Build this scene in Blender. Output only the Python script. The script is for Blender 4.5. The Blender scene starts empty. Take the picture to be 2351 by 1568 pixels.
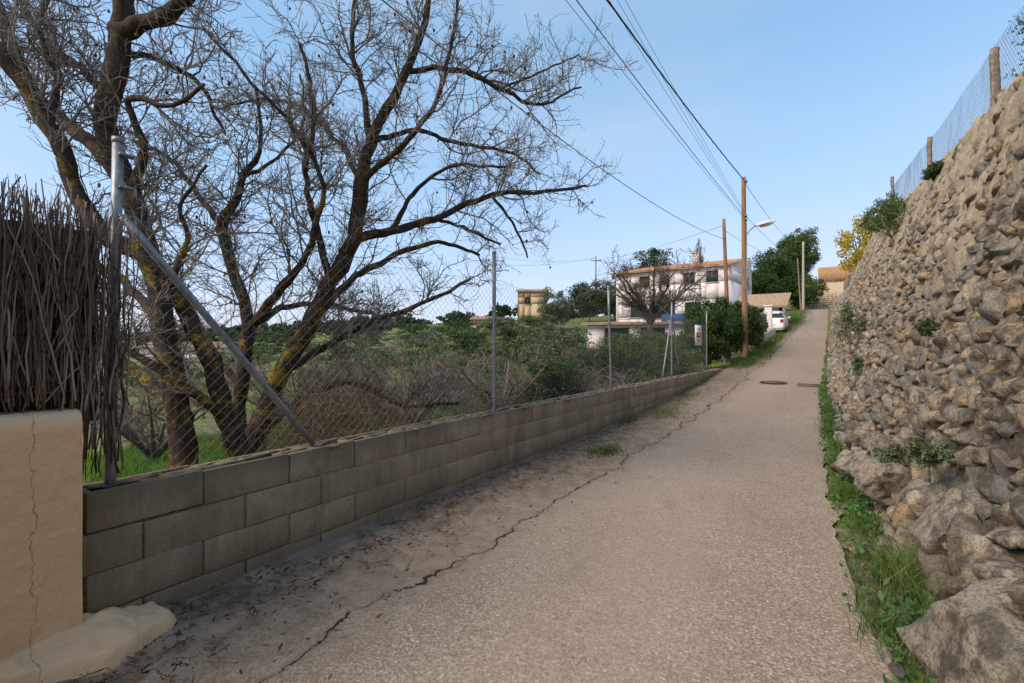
import bpy, math, numpy as np
from mathutils import Vector, Matrix
rg=np.random.default_rng(7)
C,S=.822,.569          # bearing of the viewpoint relative to the lane
EYE=1.45
col=bpy.context.scene.collection
def at(u,d):            # u metres to the right of the viewpoint axis, d metres ahead
    return (C*u-S*d, S*u+C*d)
# ---------------------------------------------------------------- tables
def I(y,xs,ys): return np.interp(y,xs,ys)
def R(y):  return I(y,[-40,0,6,9,13,20,25,35,45,55,68,75,90],[-.6,0,.02,.08,.25,.62,1.05,1.85,2.75,3.9,5.4,5.9,6.3])
def XR(y): return I(y,[-10,0,2.5,3.7,8,13,25,68],[.6,.45,.24,.1,-.05,-.12,-.05,.15])
def XL(y): return I(y,[-10,16,20,25,45,68],[-2.93,-2.93,-2.65,-2.4,-2.3,-2.2])
def XB(y): return I(y,[-5,0,3,4,5,8,13,25,60],[.9,.72,.52,.42,.36,.22,.06,.12,.35])
def XT(y): return I(y,[-5,20,27,31,46,62],[1.5,1.5,1.4,1.05,.85,.65])
def ZT(y): return I(y,[-5,2,6,11.3,16,20,26,28.5,31,46,62,75],[3.3,3.6,3.9,4.4,5.05,5.5,5.55,5.2,4.45,5.2,6.3,6.9])
def ss(t): t=np.clip(t,0,1); return t*t*(3-2*t)
def hsh(a,b,c):
    h=np.sin(a*127.1+b*311.7+c*74.7)*43758.5453; return h-np.floor(h)
def vn(P,s=1.,seed=0.):
    Q=P*s+seed*17.31; i=np.floor(Q); f=Q-i; f=f*f*(3-2*f)
    x,y,z=i[...,0],i[...,1],i[...,2]; r=0
    for dx in (0,1):
        for dy in (0,1):
            for dz in (0,1):
                w=(f[...,0] if dx else 1-f[...,0])*(f[...,1] if dy else 1-f[...,1])*(f[...,2] if dz else 1-f[...,2])
                r=r+w*hsh(x+dx,y+dy,z+dz)
    return r-.5
def terr(x,y):
    x=np.asarray(x,float); y=np.asarray(y,float); x,y=np.broadcast_arrays(x,y)
    r=R(y); d=np.maximum(0,-3.0-x)
    P=np.stack([x,y,0*x],-1)
    lift=.2*(1-ss((y-10)/6))*ss(d/.12); drop=1.3*(1-ss((y-15)/35))
    z=r-.02+lift-drop*(1-np.exp(-d/7))-.012*np.maximum(0,d-30)+ss(d/3)*(vn(P,.5,3)*.22+vn(P,.12,5)*.5)
    xb,xt,zt=XB(y),XT(y),ZT(y)
    t=np.clip((x-xb-.5)/np.maximum(xt-xb,.2),0,1)
    z=z+(zt-.05-r)*t+ss((x-2.5)/3)*vn(P,.6,8)*.3+.05*np.maximum(0,np.minimum(x-3,30))
    z=z+ss((y-80)/8)*4.5*ss((x+14)/6)
    z=z+vn(P,2.2,2)*.03*((x>XR(y)))
    return z
# ---------------------------------------------------------------- mesh accumulator
def nrm(a): return a/np.maximum(np.linalg.norm(a,axis=-1,keepdims=True),1e-9)
class Acc:
    def __init__(s): s.V=[];s.F=[];s.n=0
    def add(s,V,F):
        V=np.asarray(V,float).reshape(-1,3)
        for f in (F if isinstance(F,list) else [F]):
            s.F.append(np.asarray(f,int)+s.n)
        s.V.append(V); s.n+=len(V)
    def box(s,c,d,rz=0,M=None):
        v=np.array([[x,y,z] for x in(-.5,.5) for y in(-.5,.5) for z in(-.5,.5)])*np.array(d)
        if M is not None: v=v@np.array(M).T
        if rz:
            a,b=math.cos(rz),math.sin(rz); v=v@np.array([[a,-b,0],[b,a,0],[0,0,1]]).T
        s.add(v+np.array(c),np.array([[0,1,3,2],[4,6,7,5],[0,4,5,1],[2,3,7,6],[0,2,6,4],[1,5,7,3]]))
    def tubes(s,P,Rr,k=5,cap=True):
        P=np.asarray(P,float);Rr=np.asarray(Rr,float)
        if P.ndim==2: P=P[None];Rr=np.broadcast_to(Rr,(P.shape[1],))[None]
        N,m,_=P.shape
        T=nrm(np.gradient(P,axis=1)); mean=nrm(P[:,-1]-P[:,0])
        ref=np.where((np.abs(mean[:,2:3])>.8),np.array([[1.,.2,0]]),np.array([[0,0,1.]]))[:,None,:]
        A=nrm(np.cross(T,ref));B=np.cross(T,A)
        th=np.arange(k)*2*math.pi/k
        V=P[:,:,None]+Rr[:,:,None,None]*(A[:,:,None]*np.cos(th)[None,None,:,None]+B[:,:,None]*np.sin(th)[None,None,:,None])
        idx=np.arange(N*m*k).reshape(N,m,k)
        a=idx[:,:-1];b=idx[:,1:]
        F=np.stack([a,np.roll(a,-1,2),np.roll(b,-1,2),b],-1).reshape(-1,4)
        Fs=[F]
        if cap:
            Fs.append(idx[:,-1,:].reshape(N,k)); Fs.append(idx[:,0,::-1].reshape(N,k))
        s.add(V,Fs)
    def leaves(s,Cc,L,W,up=.0,droop=None):
        N=len(Cc);a=nrm(rg.normal(size=(N,3))+np.array([0,0,up]))
        b=nrm(np.cross(a,rg.normal(size=(N,3))));n=np.cross(a,b)
        L=np.broadcast_to(L,N)[:,None]*rg.uniform(.6,1.3,(N,1));W=np.broadcast_to(W,N)[:,None]*rg.uniform(.7,1.2,(N,1))
        V=np.stack([Cc-a*L/2,Cc+b*W/2+n*L*.08,Cc+a*L/2,Cc-b*W/2+n*L*.08],1)
        i=np.arange(N*4).reshape(N,4); s.add(V,i)
    def grass(s,B,H,W,lean=.35):
        N=len(B);th=rg.uniform(0,2*math.pi,N);d=np.stack([np.cos(th),np.sin(th),0*th],-1)
        ph=rg.uniform(0,2*math.pi,N);w=np.stack([np.cos(ph),np.sin(ph),0*ph],-1)
        H=np.broadcast_to(H,N)*rg.uniform(.5,1.3,N);ln=lean*rg.uniform(.2,1.6,N)*H
        W=np.broadcast_to(W,N)
        up=np.array([0,0,1.]);rows=[]
        for t,ww in((0,1.),(.5,.8),(1,.08)):
            c=B+up*(H*(t-.15*t*t*lean))[:,None]+d*(ln*t*t)[:,None]
            rows+= [c-w*(W*ww/2)[:,None],c+w*(W*ww/2)[:,None]]
        V=np.stack(rows,1);b=np.arange(N)[:,None]*6
        s.add(V,[b+np.array([0,1,3,2]),b+np.array([2,3,5,4])])
    def grid(s,V):     # V [n,m,3]
        n,m,_=V.shape;i=np.arange(n*m).reshape(n,m)
        s.add(V,np.stack([i[:-1,:-1],i[1:,:-1],i[1:,1:],i[:-1,1:]],-1).reshape(-1,4))
    def obj(s,name,mat,parent=None,smooth=False,bevel=0,**kw):
        me=bpy.data.meshes.new(name)
        V=np.concatenate(s.V);me.vertices.add(len(V));me.vertices.foreach_set('co',V.astype(np.float32).ravel())
        loops=np.concatenate([f.ravel() for f in s.F]);tot=np.concatenate([np.full(len(f),f.shape[1]) for f in s.F])
        me.loops.add(len(loops));me.loops.foreach_set('vertex_index',loops.astype(np.int32))
        st=np.concatenate([[0],np.cumsum(tot)[:-1]])
        me.polygons.add(len(tot));me.polygons.foreach_set('loop_start',st.astype(np.int32));me.polygons.foreach_set('loop_total',tot.astype(np.int32))
        if smooth: me.polygons.foreach_set('use_smooth',np.ones(len(tot),bool))
        me.update(calc_edges=True);me.validate()
        me.materials.append(mat)
        o=bpy.data.objects.new(name,me);col.objects.link(o)
        if bevel:
            b=o.modifiers.new('b','BEVEL');b.width=bevel;b.segments=2
        if parent: o.parent=parent
        for k,v in kw.items(): o[k]=v
        return o
def empty(name,loc=(0,0,0),**kw):
    o=bpy.data.objects.new(name,None);o.empty_display_size=.3;o.location=loc;col.objects.link(o)
    for k,v in kw.items(): o[k]=v
    return o
def adopt(child,par):
    child.parent=par; child.matrix_parent_inverse=Matrix.Translation(-Vector(par.location))
# ---------------------------------------------------------------- materials
class NT:
    def __init__(s,name):
        s.m=bpy.data.materials.new(name);s.m.use_nodes=True;s.t=s.m.node_tree;s.n=s.t.nodes;s.l=s.t.links
        s.b=s.n['Principled BSDF'];s.out=s.n['Material Output'];s.tc=s.n.new('ShaderNodeTexCoord');s.co=s.tc.outputs['Object']
        s.b.inputs['Specular IOR Level'].default_value=.2
    def noise(s,sc,det=6,rough=.6,vec=None,dist=0):
        n=s.n.new('ShaderNodeTexNoise');n.inputs['Scale'].default_value=sc;n.inputs['Detail'].default_value=det;n.inputs['Roughness'].default_value=rough;n.inputs['Distortion'].default_value=dist
        s.l.new(vec or s.co,n.inputs['Vector']);return n.outputs['Fac']
    def vor(s,sc,feat='F1',out='Distance',vec=None):
        n=s.n.new('ShaderNodeTexVoronoi');n.feature=feat;n.inputs['Scale'].default_value=sc
        s.l.new(vec or s.co,n.inputs['Vector']);return n.outputs[out]
    def ramp(s,f,st):
        n=s.n.new('ShaderNodeValToRGB');e=n.color_ramp.elements
        while len(e)<len(st): e.new(.5)
        for q,(p,c) in zip(e,st):
            q.position=p;q.color=(*c,1) if isinstance(c,tuple) else (c,c,c,1)
        s.l.new(f,n.inputs[0]);return n.outputs[0]
    def mix(s,f,a,b,mode='MIX'):
        n=s.n.new('ShaderNodeMixRGB');n.blend_type=mode
        for i,v in((0,f),(1,a),(2,b)):
            if isinstance(v,(int,float)): n.inputs[i].default_value=v if i==0 else (v,v,v,1)
            elif isinstance(v,tuple): n.inputs[i].default_value=(*v,1)
            else: s.l.new(v,n.inputs[i])
        return n.outputs[0]
    def math(s,op,a,b=0.,c=None):
        n=s.n.new('ShaderNodeMath');n.operation=op
        for i,v in((0,a),(1,b),(2,c)):
            if v is None: continue
            if isinstance(v,(int,float)): n.inputs[i].default_value=v
            else: s.l.new(v,n.inputs[i])
        return n.outputs[0]
    def xyz(s):
        n=s.n.new('ShaderNodeSeparateXYZ');s.l.new(s.co,n.inputs[0]);return n.outputs
    def island(s):
        n=s.n.new('ShaderNodeNewGeometry');return n.outputs['Random Per Island']
    def scaled(s,v):
        n=s.n.new('ShaderNodeMapping');n.inputs['Scale'].default_value=v;s.l.new(s.co,n.inputs[0]);return n.outputs[0]
    def fin(s,colr,rough=.85,bump=None,bs=.3,bd=.01,metal=0):
        if isinstance(colr,tuple): s.b.inputs['Base Color'].default_value=(*colr,1)
        else: s.l.new(colr,s.b.inputs['Base Color'])
        s.b.inputs['Roughness'].default_value=rough;s.b.inputs['Metallic'].default_value=metal
        if bump is not None:
            n=s.n.new('ShaderNodeBump');n.inputs['Strength'].default_value=bs;n.inputs['Distance'].default_value=bd
            s.l.new(bump,n.inputs['Height']);s.l.new(n.outputs[0],s.b.inputs['Normal'])
        return s.m
def simple(name,c,rough=.7,metal=0,var=.25,sc=8,bump=0,bd=.005):
    t=NT(name);n=t.noise(sc);d=tuple(x*(1-var) for x in c);e=tuple(min(1,x*(1+var)) for x in c)
    return t.fin(t.ramp(n,[(.3,d),(.7,e)]),rough,n if bump else None,bump,bd,metal)
def leafm(name,cs,trans=.25,rough=.55):
    t=NT(name);i=t.island();k=len(cs)
    c=t.ramp(i,[(j/(k-1),cc) for j,cc in enumerate(cs)])
    c=t.mix(t.ramp(t.noise(1.2,3),[(.35,0.),(.65,.55)]),c,tuple(x*.6 for x in cs[0]))
    m=t.fin(c,rough)
    if trans>0:
        tr=t.n.new('ShaderNodeBsdfTranslucent');t.l.new(c,tr.inputs[0]);mx=t.n.new('ShaderNodeMixShader');mx.inputs[0].default_value=trans
        t.l.new(t.b.outputs[0],mx.inputs[1]);t.l.new(tr.outputs[0],mx.inputs[2]);t.l.new(mx.outputs[0],t.out.inputs[0])
    return m
# road
t=NT('road_surface');X=t.xyz()
agg=t.vor(110,'F1','Color');aggs=t.n.new('ShaderNodeSeparateColor');t.l.new(agg,aggs.inputs[0]);ag=aggs.outputs[0]
big=t.noise(.9,5);fine=t.noise(60,4,.7)
c=t.ramp(ag,[(0,(.20,.148,.103)),(.5,(.36,.28,.205)),(.9,(.48,.385,.295)),(1,(.66,.57,.46))])
c=t.mix(t.ramp(big,[(.35,0.),(.7,.5)]),c,(.26,.198,.142))
c=t.mix(t.ramp(t.noise(.35,3,.5,t.scaled((2.5,.5,1))),[(.45,0.),(.62,.45)]),c,(.41,.33,.25))
c=t.mix(t.ramp(fine,[(.35,.5),(.6,0.)]),c,(.14,.105,.075))
c=t.mix(t.ramp(t.noise(3.3,7,.75),[(.54,0.),(.72,.45)]),c,(.17,.13,.092))
w1=t.math('MULTIPLY',t.math('SUBTRACT',t.noise(1.1,2),.5),.55);w2=t.math('MULTIPLY',t.math('SUBTRACT',t.noise(9,4),.5),.16)
xx=t.math('ADD',t.math('ADD',X[0],w1),w2)
side=t.ramp(t.math('MULTIPLY_ADD',xx,-1.0,-1.6),[(.05,0.),(.45,.7),(.95,1.)])
dirt=t.ramp(t.noise(7,8,.7),[(.3,(.08,.055,.036)),(.5,(.20,.145,.10)),(.75,(.38,.29,.205))])
c=t.mix(t.math('MULTIPLY',side,t.ramp(t.noise(2.5,6,.7),[(.3,.4),(.65,.95)])),c,dirt)
crk=t.math('ABSOLUTE',t.math('ADD',xx,1.98));wid=t.math('MULTIPLY_ADD',t.noise(6,5,.7),.05,-.018)
cm=t.math('LESS_THAN',crk,wid)
hal=t.ramp(crk,[(0,.45),(.04,0.)])
crk2=t.math('ABSOLUTE',t.math('ADD',t.math('ADD',X[0],t.math('MULTIPLY',t.math('SUBTRACT',t.noise(1.7,5,.7),.5),1.1)),2.45))
cm2=t.math('MULTIPLY',t.math('LESS_THAN',crk2,.006),t.ramp(t.noise(.8,1),[(.45,0.),(.5,1.)]))
crk3=t.math('ABSOLUTE',t.math('ADD',t.math('ADD',X[0],t.math('MULTIPLY',t.math('SUBTRACT',t.noise(1.3,6,.75,None,.5),.5),1.6)),.9))
cm3=t.math('MULTIPLY',t.math('LESS_THAN',crk3,.003),t.ramp(t.noise(.6,1),[(.52,0.),(.56,.6)]))
cmm=t.math('MAXIMUM',t.math('MAXIMUM',cm,cm2),cm3)
c=t.mix(hal,c,(.13,.097,.067));c=t.mix(cmm,c,(.03,.022,.016))
hgt=t.math('SUBTRACT',t.math('ADD',t.math('MULTIPLY',ag,.35),t.math('MULTIPLY',fine,.5)),t.math('MULTIPLY',cmm,2.5))
M_road=t.fin(c,.92,hgt,.8,.007)
# terrain
t=NT('field_soil');n=t.noise(.45,6);n2=t.noise(5,6,.7)
g=t.ramp(n2,[(.3,(.055,.08,.015)),(.5,(.12,.17,.03)),(.7,(.19,.23,.05))])
b=t.ramp(n2,[(.3,(.07,.052,.03)),(.55,(.16,.125,.075)),(.75,(.27,.215,.13))])
M_ground=t.fin(t.mix(t.ramp(n,[(.49,0.),(.60,1.)]),g,b),.95,n2,.6,.05)
# block concrete
t=NT('concrete_block');i=t.island();n=t.noise(4,8,.7);f=t.noise(120,4,.8);X=t.xyz()
c=t.ramp(i,[(0,(.44,.355,.24)),(.5,(.50,.41,.285)),(1,(.56,.465,.33))])
c=t.mix(t.ramp(n,[(.33,.6),(.60,.05)]),c,(.24,.185,.12))
c=t.mix(t.ramp(f,[(.38,.65),(.56,0.)]),c,(.18,.14,.092))
c=t.mix(t.ramp(t.math('MULTIPLY_ADD',t.noise(2.2,5),.35,X[2]),[(.12,.65),(.38,0.)]),c,(.20,.152,.098))
c=t.mix(t.ramp(t.noise(1.3,6,.75,t.scaled((1,3.5,.6))),[(.46,0.),(.64,.65)]),c,(.20,.155,.103))
c=t.mix(t.ramp(t.math('MULTIPLY_ADD',t.noise(5,5,.7),.22,X[2]),[(.70,0.),(.80,.6)]),c,(.16,.127,.088))
M_block=t.fin(c,.95,t.math('ADD',f,n),.9,.009)
M_mortar=simple('mortar',(.18,.14,.095),.95,0,.45,30,.8,.01)
t=NT('peach_plaster');n=t.noise(14,8,.6);n2=t.noise(1.5,4);X=t.xyz()
c=t.ramp(n2,[(.3,(.78,.50,.28)),(.7,(.86,.58,.345))])
cr_=t.math('ABSOLUTE',t.math('ADD',t.math('SUBTRACT',X[1],-.62),t.math('MULTIPLY',t.math('SUBTRACT',t.noise(5,6,.7),.5),.2)))
cr2_=t.math('ABSOLUTE',t.math('ADD',t.math('SUBTRACT',X[1],.44),t.math('MULTIPLY',t.math('SUBTRACT',t.noise(5,6,.7),.5),.12)))
cmk=t.math('LESS_THAN',t.math('MINIMUM',cr_,cr2_),.0014);c=t.mix(t.math('MULTIPLY',cmk,.6),c,(.25,.15,.08))
c=t.mix(t.ramp(t.noise(6,8,.8),[(.56,0.),(.75,.5)]),c,(.48,.31,.17))
c=t.mix(t.ramp(t.math('MULTIPLY_ADD',t.noise(4,5),.3,X[2]),[(.1,.6),(.32,0.)]),c,(.42,.28,.16))
M_plaster=t.fin(c,.9,t.math('SUBTRACT',n,cmk),1.,.016)
# rubble
t=NT('rubble_stone');i=t.island();n=t.noise(9,8,.65);f=t.noise(70,5,.75);X=t.xyz()
c=t.ramp(i,[(0,(.24,.20,.15)),(.2,(.40,.33,.235)),(.4,(.56,.455,.315)),(.55,(.33,.30,.25)),(.7,(.47,.40,.305)),(.87,(.58,.39,.19)),(1,(.66,.57,.44))])
c=t.mix(t.ramp(n,[(.40,.9),(.54,0.)]),c,(.105,.085,.062))
c=t.mix(t.ramp(t.noise(16,6,.7),[(.56,0.),(.72,.6)]),c,(.72,.61,.46))
c=t.mix(t.ramp(t.noise(4,6,.7,None,1),[(.58,0.),(.68,.5)]),c,(.58,.36,.14))
c=t.mix(t.ramp(t.noise(2.2,6,.7,None,1),[(.50,0.),(.62,.65)]),c,(.22,.20,.165))
c=t.mix(t.ramp(f,[(.38,.65),(.53,0.)]),c,(.085,.068,.048))
M_rub=t.fin(c,.92,t.math('ADD',n,t.math('MULTIPLY',f,.5)),1.,.05)
t=NT('wall_earth_crevice_shade');X=t.xyz()
crevice_shade=t.ramp(t.noise(12,8,.7),[(.3,(.05,.037,.025)),(.5,(.13,.10,.065)),(.75,(.32,.25,.17))])  # dark tone of the lower core: crevice shade painted into the mortar colour
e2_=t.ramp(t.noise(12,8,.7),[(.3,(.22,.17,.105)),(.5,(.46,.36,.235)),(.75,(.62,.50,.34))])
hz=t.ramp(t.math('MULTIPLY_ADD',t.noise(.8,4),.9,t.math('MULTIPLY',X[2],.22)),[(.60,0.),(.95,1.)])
M_earth_shade=t.fin(t.mix(hz,crevice_shade,e2_),.95,t.noise(18,8,.7),1.,.04)
def bark(name,dk,lt,lich,lo=.56):
    t=NT(name);n=t.noise(22,8,.7,t.scaled((1,1,.35)));b=t.noise(4.5,7,.75);c=t.ramp(n,[(.35,dk),(.65,lt)])
    X=t.xyz()
    zz=t.ramp(t.math('MULTIPLY_ADD',X[2],.25,0.),[(.1,.6),(.3,1.),(.55,.8),(.9,.25)])
    lf=t.math('MULTIPLY',t.ramp(b,[(lo,0.),(lo+.07,1.)]),zz)
    c=t.mix(t.math('MULTIPLY',lf,lich),c,t.ramp(t.noise(40,3),[(.35,(.12,.08,.012)),(.65,(.40,.26,.03))]))
    return t.fin(c,.92,n,.9,.02)
M_bark=bark('almond_bark',(.018,.012,.009),(.085,.057,.041),.95,.53)
M_twig=bark('twig_bark',(.12,.097,.084),(.33,.28,.24),.6,.60)
M_bramble=leafm('bramble_stem',[(.12,.08,.045),(.24,.16,.095),(.36,.26,.17)],0,.9)
M_brush=leafm('heather_twigs',[(.045,.031,.024),(.15,.105,.077),(.31,.225,.17),(.46,.355,.275)],0,.85)
M_thorn=leafm('grey_twigs',[(.13,.10,.075),(.23,.185,.145),(.33,.275,.22)],0,.9)
M_galv=simple('galvanised_steel',(.25,.26,.27),.5,.55,.35,25)
M_wire=simple('galvanised_wire',(.16,.155,.15),.6,.2,.2,30)
t=NT('creosoted_pole')
M_woodp=t.fin(t.ramp(t.noise(5,7,.7,t.scaled((8,8,.5))),[(.3,(.14,.075,.04)),(.6,(.32,.18,.10)),(.8,(.42,.26,.16))]),.85,t.noise(20,6,.7,t.scaled((8,8,.5))),.5,.01)
M_wpost=simple('weathered_wood',(.22,.165,.125),.9,0,.5,14,.8,.01)
M_conc=simple('concrete_pole',(.42,.38,.31),.9,0,.15,6,.3)
M_cable=simple('black_cable',(.045,.045,.05),.6)
M_white=simple('white_render',(.70,.61,.58),.9,0,.05,1.5)
M_cream=simple('cream_render',(.58,.50,.40),.9,0,.12,2)
M_ochre=simple('ochre_render',(.52,.37,.22),.9,0,.1,2)
t=NT('clay_tile');M_tile=t.fin(t.ramp(t.noise(6,5,.7),[(.3,(.26,.12,.065)),(.55,(.44,.23,.13)),(.75,(.54,.36,.24))]),.85)
t=NT('old_tile');M_oldtile=t.fin(t.ramp(t.noise(6,5,.7),[(.3,(.22,.15,.10)),(.55,(.38,.28,.19)),(.75,(.50,.40,.29))]),.85)
M_glass=NT('window_glass').fin((.03,.045,.06),.08)
M_frame=simple('dark_frame',(.05,.05,.055),.5)
M_paint=NT('white_car_paint').fin((.75,.75,.76),.2)
M_tyre=simple('tyre_rubber',(.02,.02,.02),.9)
M_rim=simple('alloy_rim',(.5,.5,.52),.3,.8,.1)
M_red=NT('red_lamp').fin((.45,.02,.015),.25)
M_lensm=NT('clear_lens').fin((.7,.7,.7),.15)
M_iron=simple('rusty_iron',(.15,.095,.07),.8,.1,.5,30,.8,.004)
M_signw=NT('sign_white').fin((.85,.85,.85),.5);M_signr=NT('sign_red').fin((.65,.02,.015),.5);M_signg=NT('sign_grey').fin((.3,.3,.32),.5)
M_lamp=NT('lamp_shell').fin((.62,.62,.60),.4);M_lens=NT('lamp_lens').fin((.62,.47,.16),.3)
M_net=simple('green_net',(.02,.05,.035),.8)
M_panel=simple('timber_panel',(.42,.22,.08),.85,0,.2,3)
M_solar=NT('solar_glass').fin((.03,.06,.12),.15)
M_gl=leafm('grass_blades',[(.06,.115,.02),(.10,.175,.035),(.16,.24,.05),(.30,.28,.12)],.3)
M_fgl=leafm('field_grass_blades',[(.08,.17,.015),(.13,.27,.025),(.20,.36,.04),(.22,.28,.06)],.35)
M_mgl=leafm('meadow_blades',[(.08,.13,.03),(.13,.20,.04),(.20,.26,.07),(.28,.27,.11)],.3)
M_dry=leafm('dry_grass',[(.24,.18,.07),(.40,.32,.15),(.48,.41,.23)],.3)
M_weed=leafm('weed_leaf',[(.05,.12,.035),(.09,.19,.055),(.15,.27,.09)],.25)
M_dk=leafm('dark_leaf',[(.03,.06,.016),(.055,.105,.026),(.10,.16,.04)],.25)
M_md=leafm('mid_leaf',[(.065,.10,.028),(.11,.16,.04),(.17,.23,.07)],.25)
M_ol=leafm('olive_leaf',[(.10,.125,.06),(.17,.20,.10),(.26,.285,.155)],.2)
M_pin=leafm('pine_leaf',[(.025,.05,.018),(.05,.085,.028),(.08,.12,.038)],.2)
M_yel=leafm('yellow_leaf',[(.50,.33,.03),(.70,.50,.04),(.30,.33,.05)],.35)
M_debris=leafm('dead_leaves',[(.05,.028,.018),(.15,.08,.04),(.26,.15,.07)],0,.9)
# ---------------------------------------------------------------- ground, road
xs=np.unique(np.concatenate([np.linspace(-320,-60,30),np.linspace(-60,-12,50),np.linspace(-12,-3.4,44),np.linspace(-3.4,-2.9,9),np.linspace(-2.9,3,60),np.linspace(3,20,25),np.linspace(20,320,30)]))
ys=np.unique(np.concatenate([np.linspace(-60,-4,20),np.linspace(-4,14,90),np.linspace(14,40,80),np.linspace(40,95,90),np.linspace(95,420,40)]))
Xg,Yg=np.meshgrid(xs,ys,indexing='ij')
a=Acc();a.grid(np.stack([Xg,Yg,terr(Xg,Yg)],-1));a.obj('ground',M_ground,smooth=True,kind='structure')
ry=np.unique(np.concatenate([np.linspace(-8,14,300),np.linspace(14,79,160)]));tt=np.linspace(0,1,40)
Yr=np.repeat(ry[:,None],40,1);jag=vn(np.stack([ry,ry*0,ry*0],-1),2.5,4)*.14+vn(np.stack([ry,ry*0,ry*0],-1),9,4)*.05
Xr=XL(Yr)+((XR(Yr)+jag[:,None])-XL(Yr))*tt
P=np.stack([Xr,Yr,0*Xr],-1)
Zr=R(Yr)+.006+vn(P,1.2,1)*.018+vn(P,5,9)*.005+.03*ss((-2.1-Xr)/.6)*(1+vn(P,3,5)*1.6)
a=Acc();a.grid(np.stack([Xr,Yr,Zr],-1));a.obj('road',M_road,smooth=True,kind='structure')
# ---------------------------------------------------------------- block wall
def ztop(y): return .73-.0112*(y-.7)
blk=empty('block_wall',(-3,8,0),label='low grey hollow concrete block wall beside the lane',category='wall')
a=Acc();m=Acc()
for cidx in range(5):
    y0s=.60
    j=1.125-.5 if cidx%2==0 else .85-.5
    while j<16.4:
        s0=max(j,y0s);e=min(j+.5,16.4)
        if e-s0>.08:
            yc=(s0+e)/2;L=e-s0-.009;zt=ztop(yc)-.2*cidx;zc=zt-.1+rg.normal()*.003
            dx=float(np.clip(rg.normal()*.003,-.004,.006))+(.012 if yc>7.9 else 0);rz=float(np.clip(rg.normal()*.006,-.01,.01))
            if zt>R(yc)-.1:
                if cidx==0:
                    a.box((-2.915+dx,yc,zc),(.03,L,.192),rz);a.box((-3.085+dx,yc,zc),(.03,L,.192),rz)
                    for q in(-.5,0,.5):
                        a.box((-3.0+dx,yc+q*(L-.036),zc-.004),(.136,.03,.182),rz)
                else: a.box((-3.0+dx,yc,zc),(.2,L,.192),rz)
        j+=.5
m.box((-3.0,8.5,.73-.0112*7.8-.2-.4),(.182,15.76,.80),M=Matrix.Rotation(-.0112,3,'X'))
for k_ in range(31):
    yj=1.125+.5*k_
    if yj<16.3: m.box((-2.919,yj,ztop(yj)-.1),(.020,.012,.17));m.box((-3.0,yj,ztop(yj)-.1),(.14,.008,.15))
adopt(a.obj('blocks',M_block,bevel=.005),blk);adopt(m.obj('mortar_joint',M_mortar),blk)
ico={}
def icos(sub):
    if sub in ico: return ico[sub]
    import bmesh
    bm=bmesh.new();bmesh.ops.create_icosphere(bm,subdivisions=sub,radius=1)
    V=np.array([v.co[:] for v in bm.verts]);F=np.array([[v.index for v in f.verts] for f in bm.faces]);bm.free();ico[sub]=(V,F);return V,F
def stones(acc,Cc,E1,E2,E3,sc,sub,seed,cuts=10,nz=.10,dr=(.45,.85)):
    V,F=icos(sub);K=40;pr=[]
    r=np.random.default_rng(seed)
    for k in range(K):
        v=V.copy()
        for q in range(cuts):
            n=nrm(r.normal(size=3));d=r.uniform(*dr);ex=np.maximum(0,v@n-d);v=v-ex[:,None]*n
        if nz: v=v*(1+nz*vn(v,2.3,k)[:,None]*2+nz*.9*vn(v,6,k+9)[:,None])
        pr.append(v)
    pr=np.array(pr);N=len(Cc);pk=pr[r.integers(0,K,N)]
    pk=pk*sc[:,None,:]
    W=Cc[:,None]+pk[:,:,0:1]*E1[:,None]+pk[:,:,1:2]*E2[:,None]+pk[:,:,2:3]*E3[:,None]
    FF=(F[None]+(np.arange(N)*len(V))[:,None,None]).reshape(-1,3)
    acc.add(W,FF)
a=Acc();N=260
yy=rg.uniform(.65,16.2,N);Cc=np.stack([-3.01+rg.normal(size=N)*.045,yy,ztop(yy)-.012],-1)
E=np.tile(np.eye(3)[None],(N,1,1));stones(a,Cc,E[:,0],E[:,1],E[:,2],np.stack([rg.uniform(.02,.05,N),rg.uniform(.03,.16,N),rg.uniform(.008,.020,N)],-1),2,3)
adopt(a.obj('mortar_cap',M_mortar),blk)
# ---------------------------------------------------------------- plaster wall + footing
pl=empty('plaster_wall',(-2.95,-1,0),label='peach plastered garden wall with a fine crack',category='wall')
a=Acc();gy=np.linspace(-6,.6,160)
prof=[(-3.12,-.3),(-3.12,1.09),(-3.09,1.12),(-3.0,1.135),(-2.9,1.13),(-2.855,1.12),(-2.838,1.10)]+[(-2.83,z) for z in np.linspace(1.06,.12,30)]+[(-2.80,.03),(-2.76,-.3)]
prof=np.array(prof);G=np.zeros((len(gy),len(prof),3));G[:,:,0]=prof[None,:,0];G[:,:,2]=prof[None,:,1];G[:,:,1]=gy[:,None]
G[:,:,0]+=vn(G,4,1)*.014+vn(G,14,1)*.005;G[:,:,2]+=vn(G,5,6)*.016+vn(G,15,6)*.006
a.grid(G)
n=len(prof);a.add(np.concatenate([G[-1],[[-2.97,.6,-.3]]]),[np.array([[q,q+1,n]]) for q in range(n-1)])
adopt(a.obj('wall',M_plaster,smooth=True),pl)
a=Acc();u=np.linspace(0,1,90);v=np.linspace(0,1,50);U,Vv=np.meshgrid(u,v,indexing='ij')
th=-1.5+U*3.0;rr=Vv*(.42+.04*np.sin(th*3)+.02*np.sin(th*7+1))
Gx=-2.90+rr*np.cos(th)*.85;Gy=.60+rr*np.sin(th)*.95;Gz=.17*(1-.5*Vv)*(1-ss((Vv-.82)/.18))
G=np.stack([Gx,Gy,Gz],-1);G[:,:,2]+=(vn(G,9,2)*.05+vn(G,28,2)*.02+vn(G,60,2)*.008)*(1-Vv**3);G[:,:,0]+=vn(G,7,5)*.05*Vv;G[:,-1,2]=-.05
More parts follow.
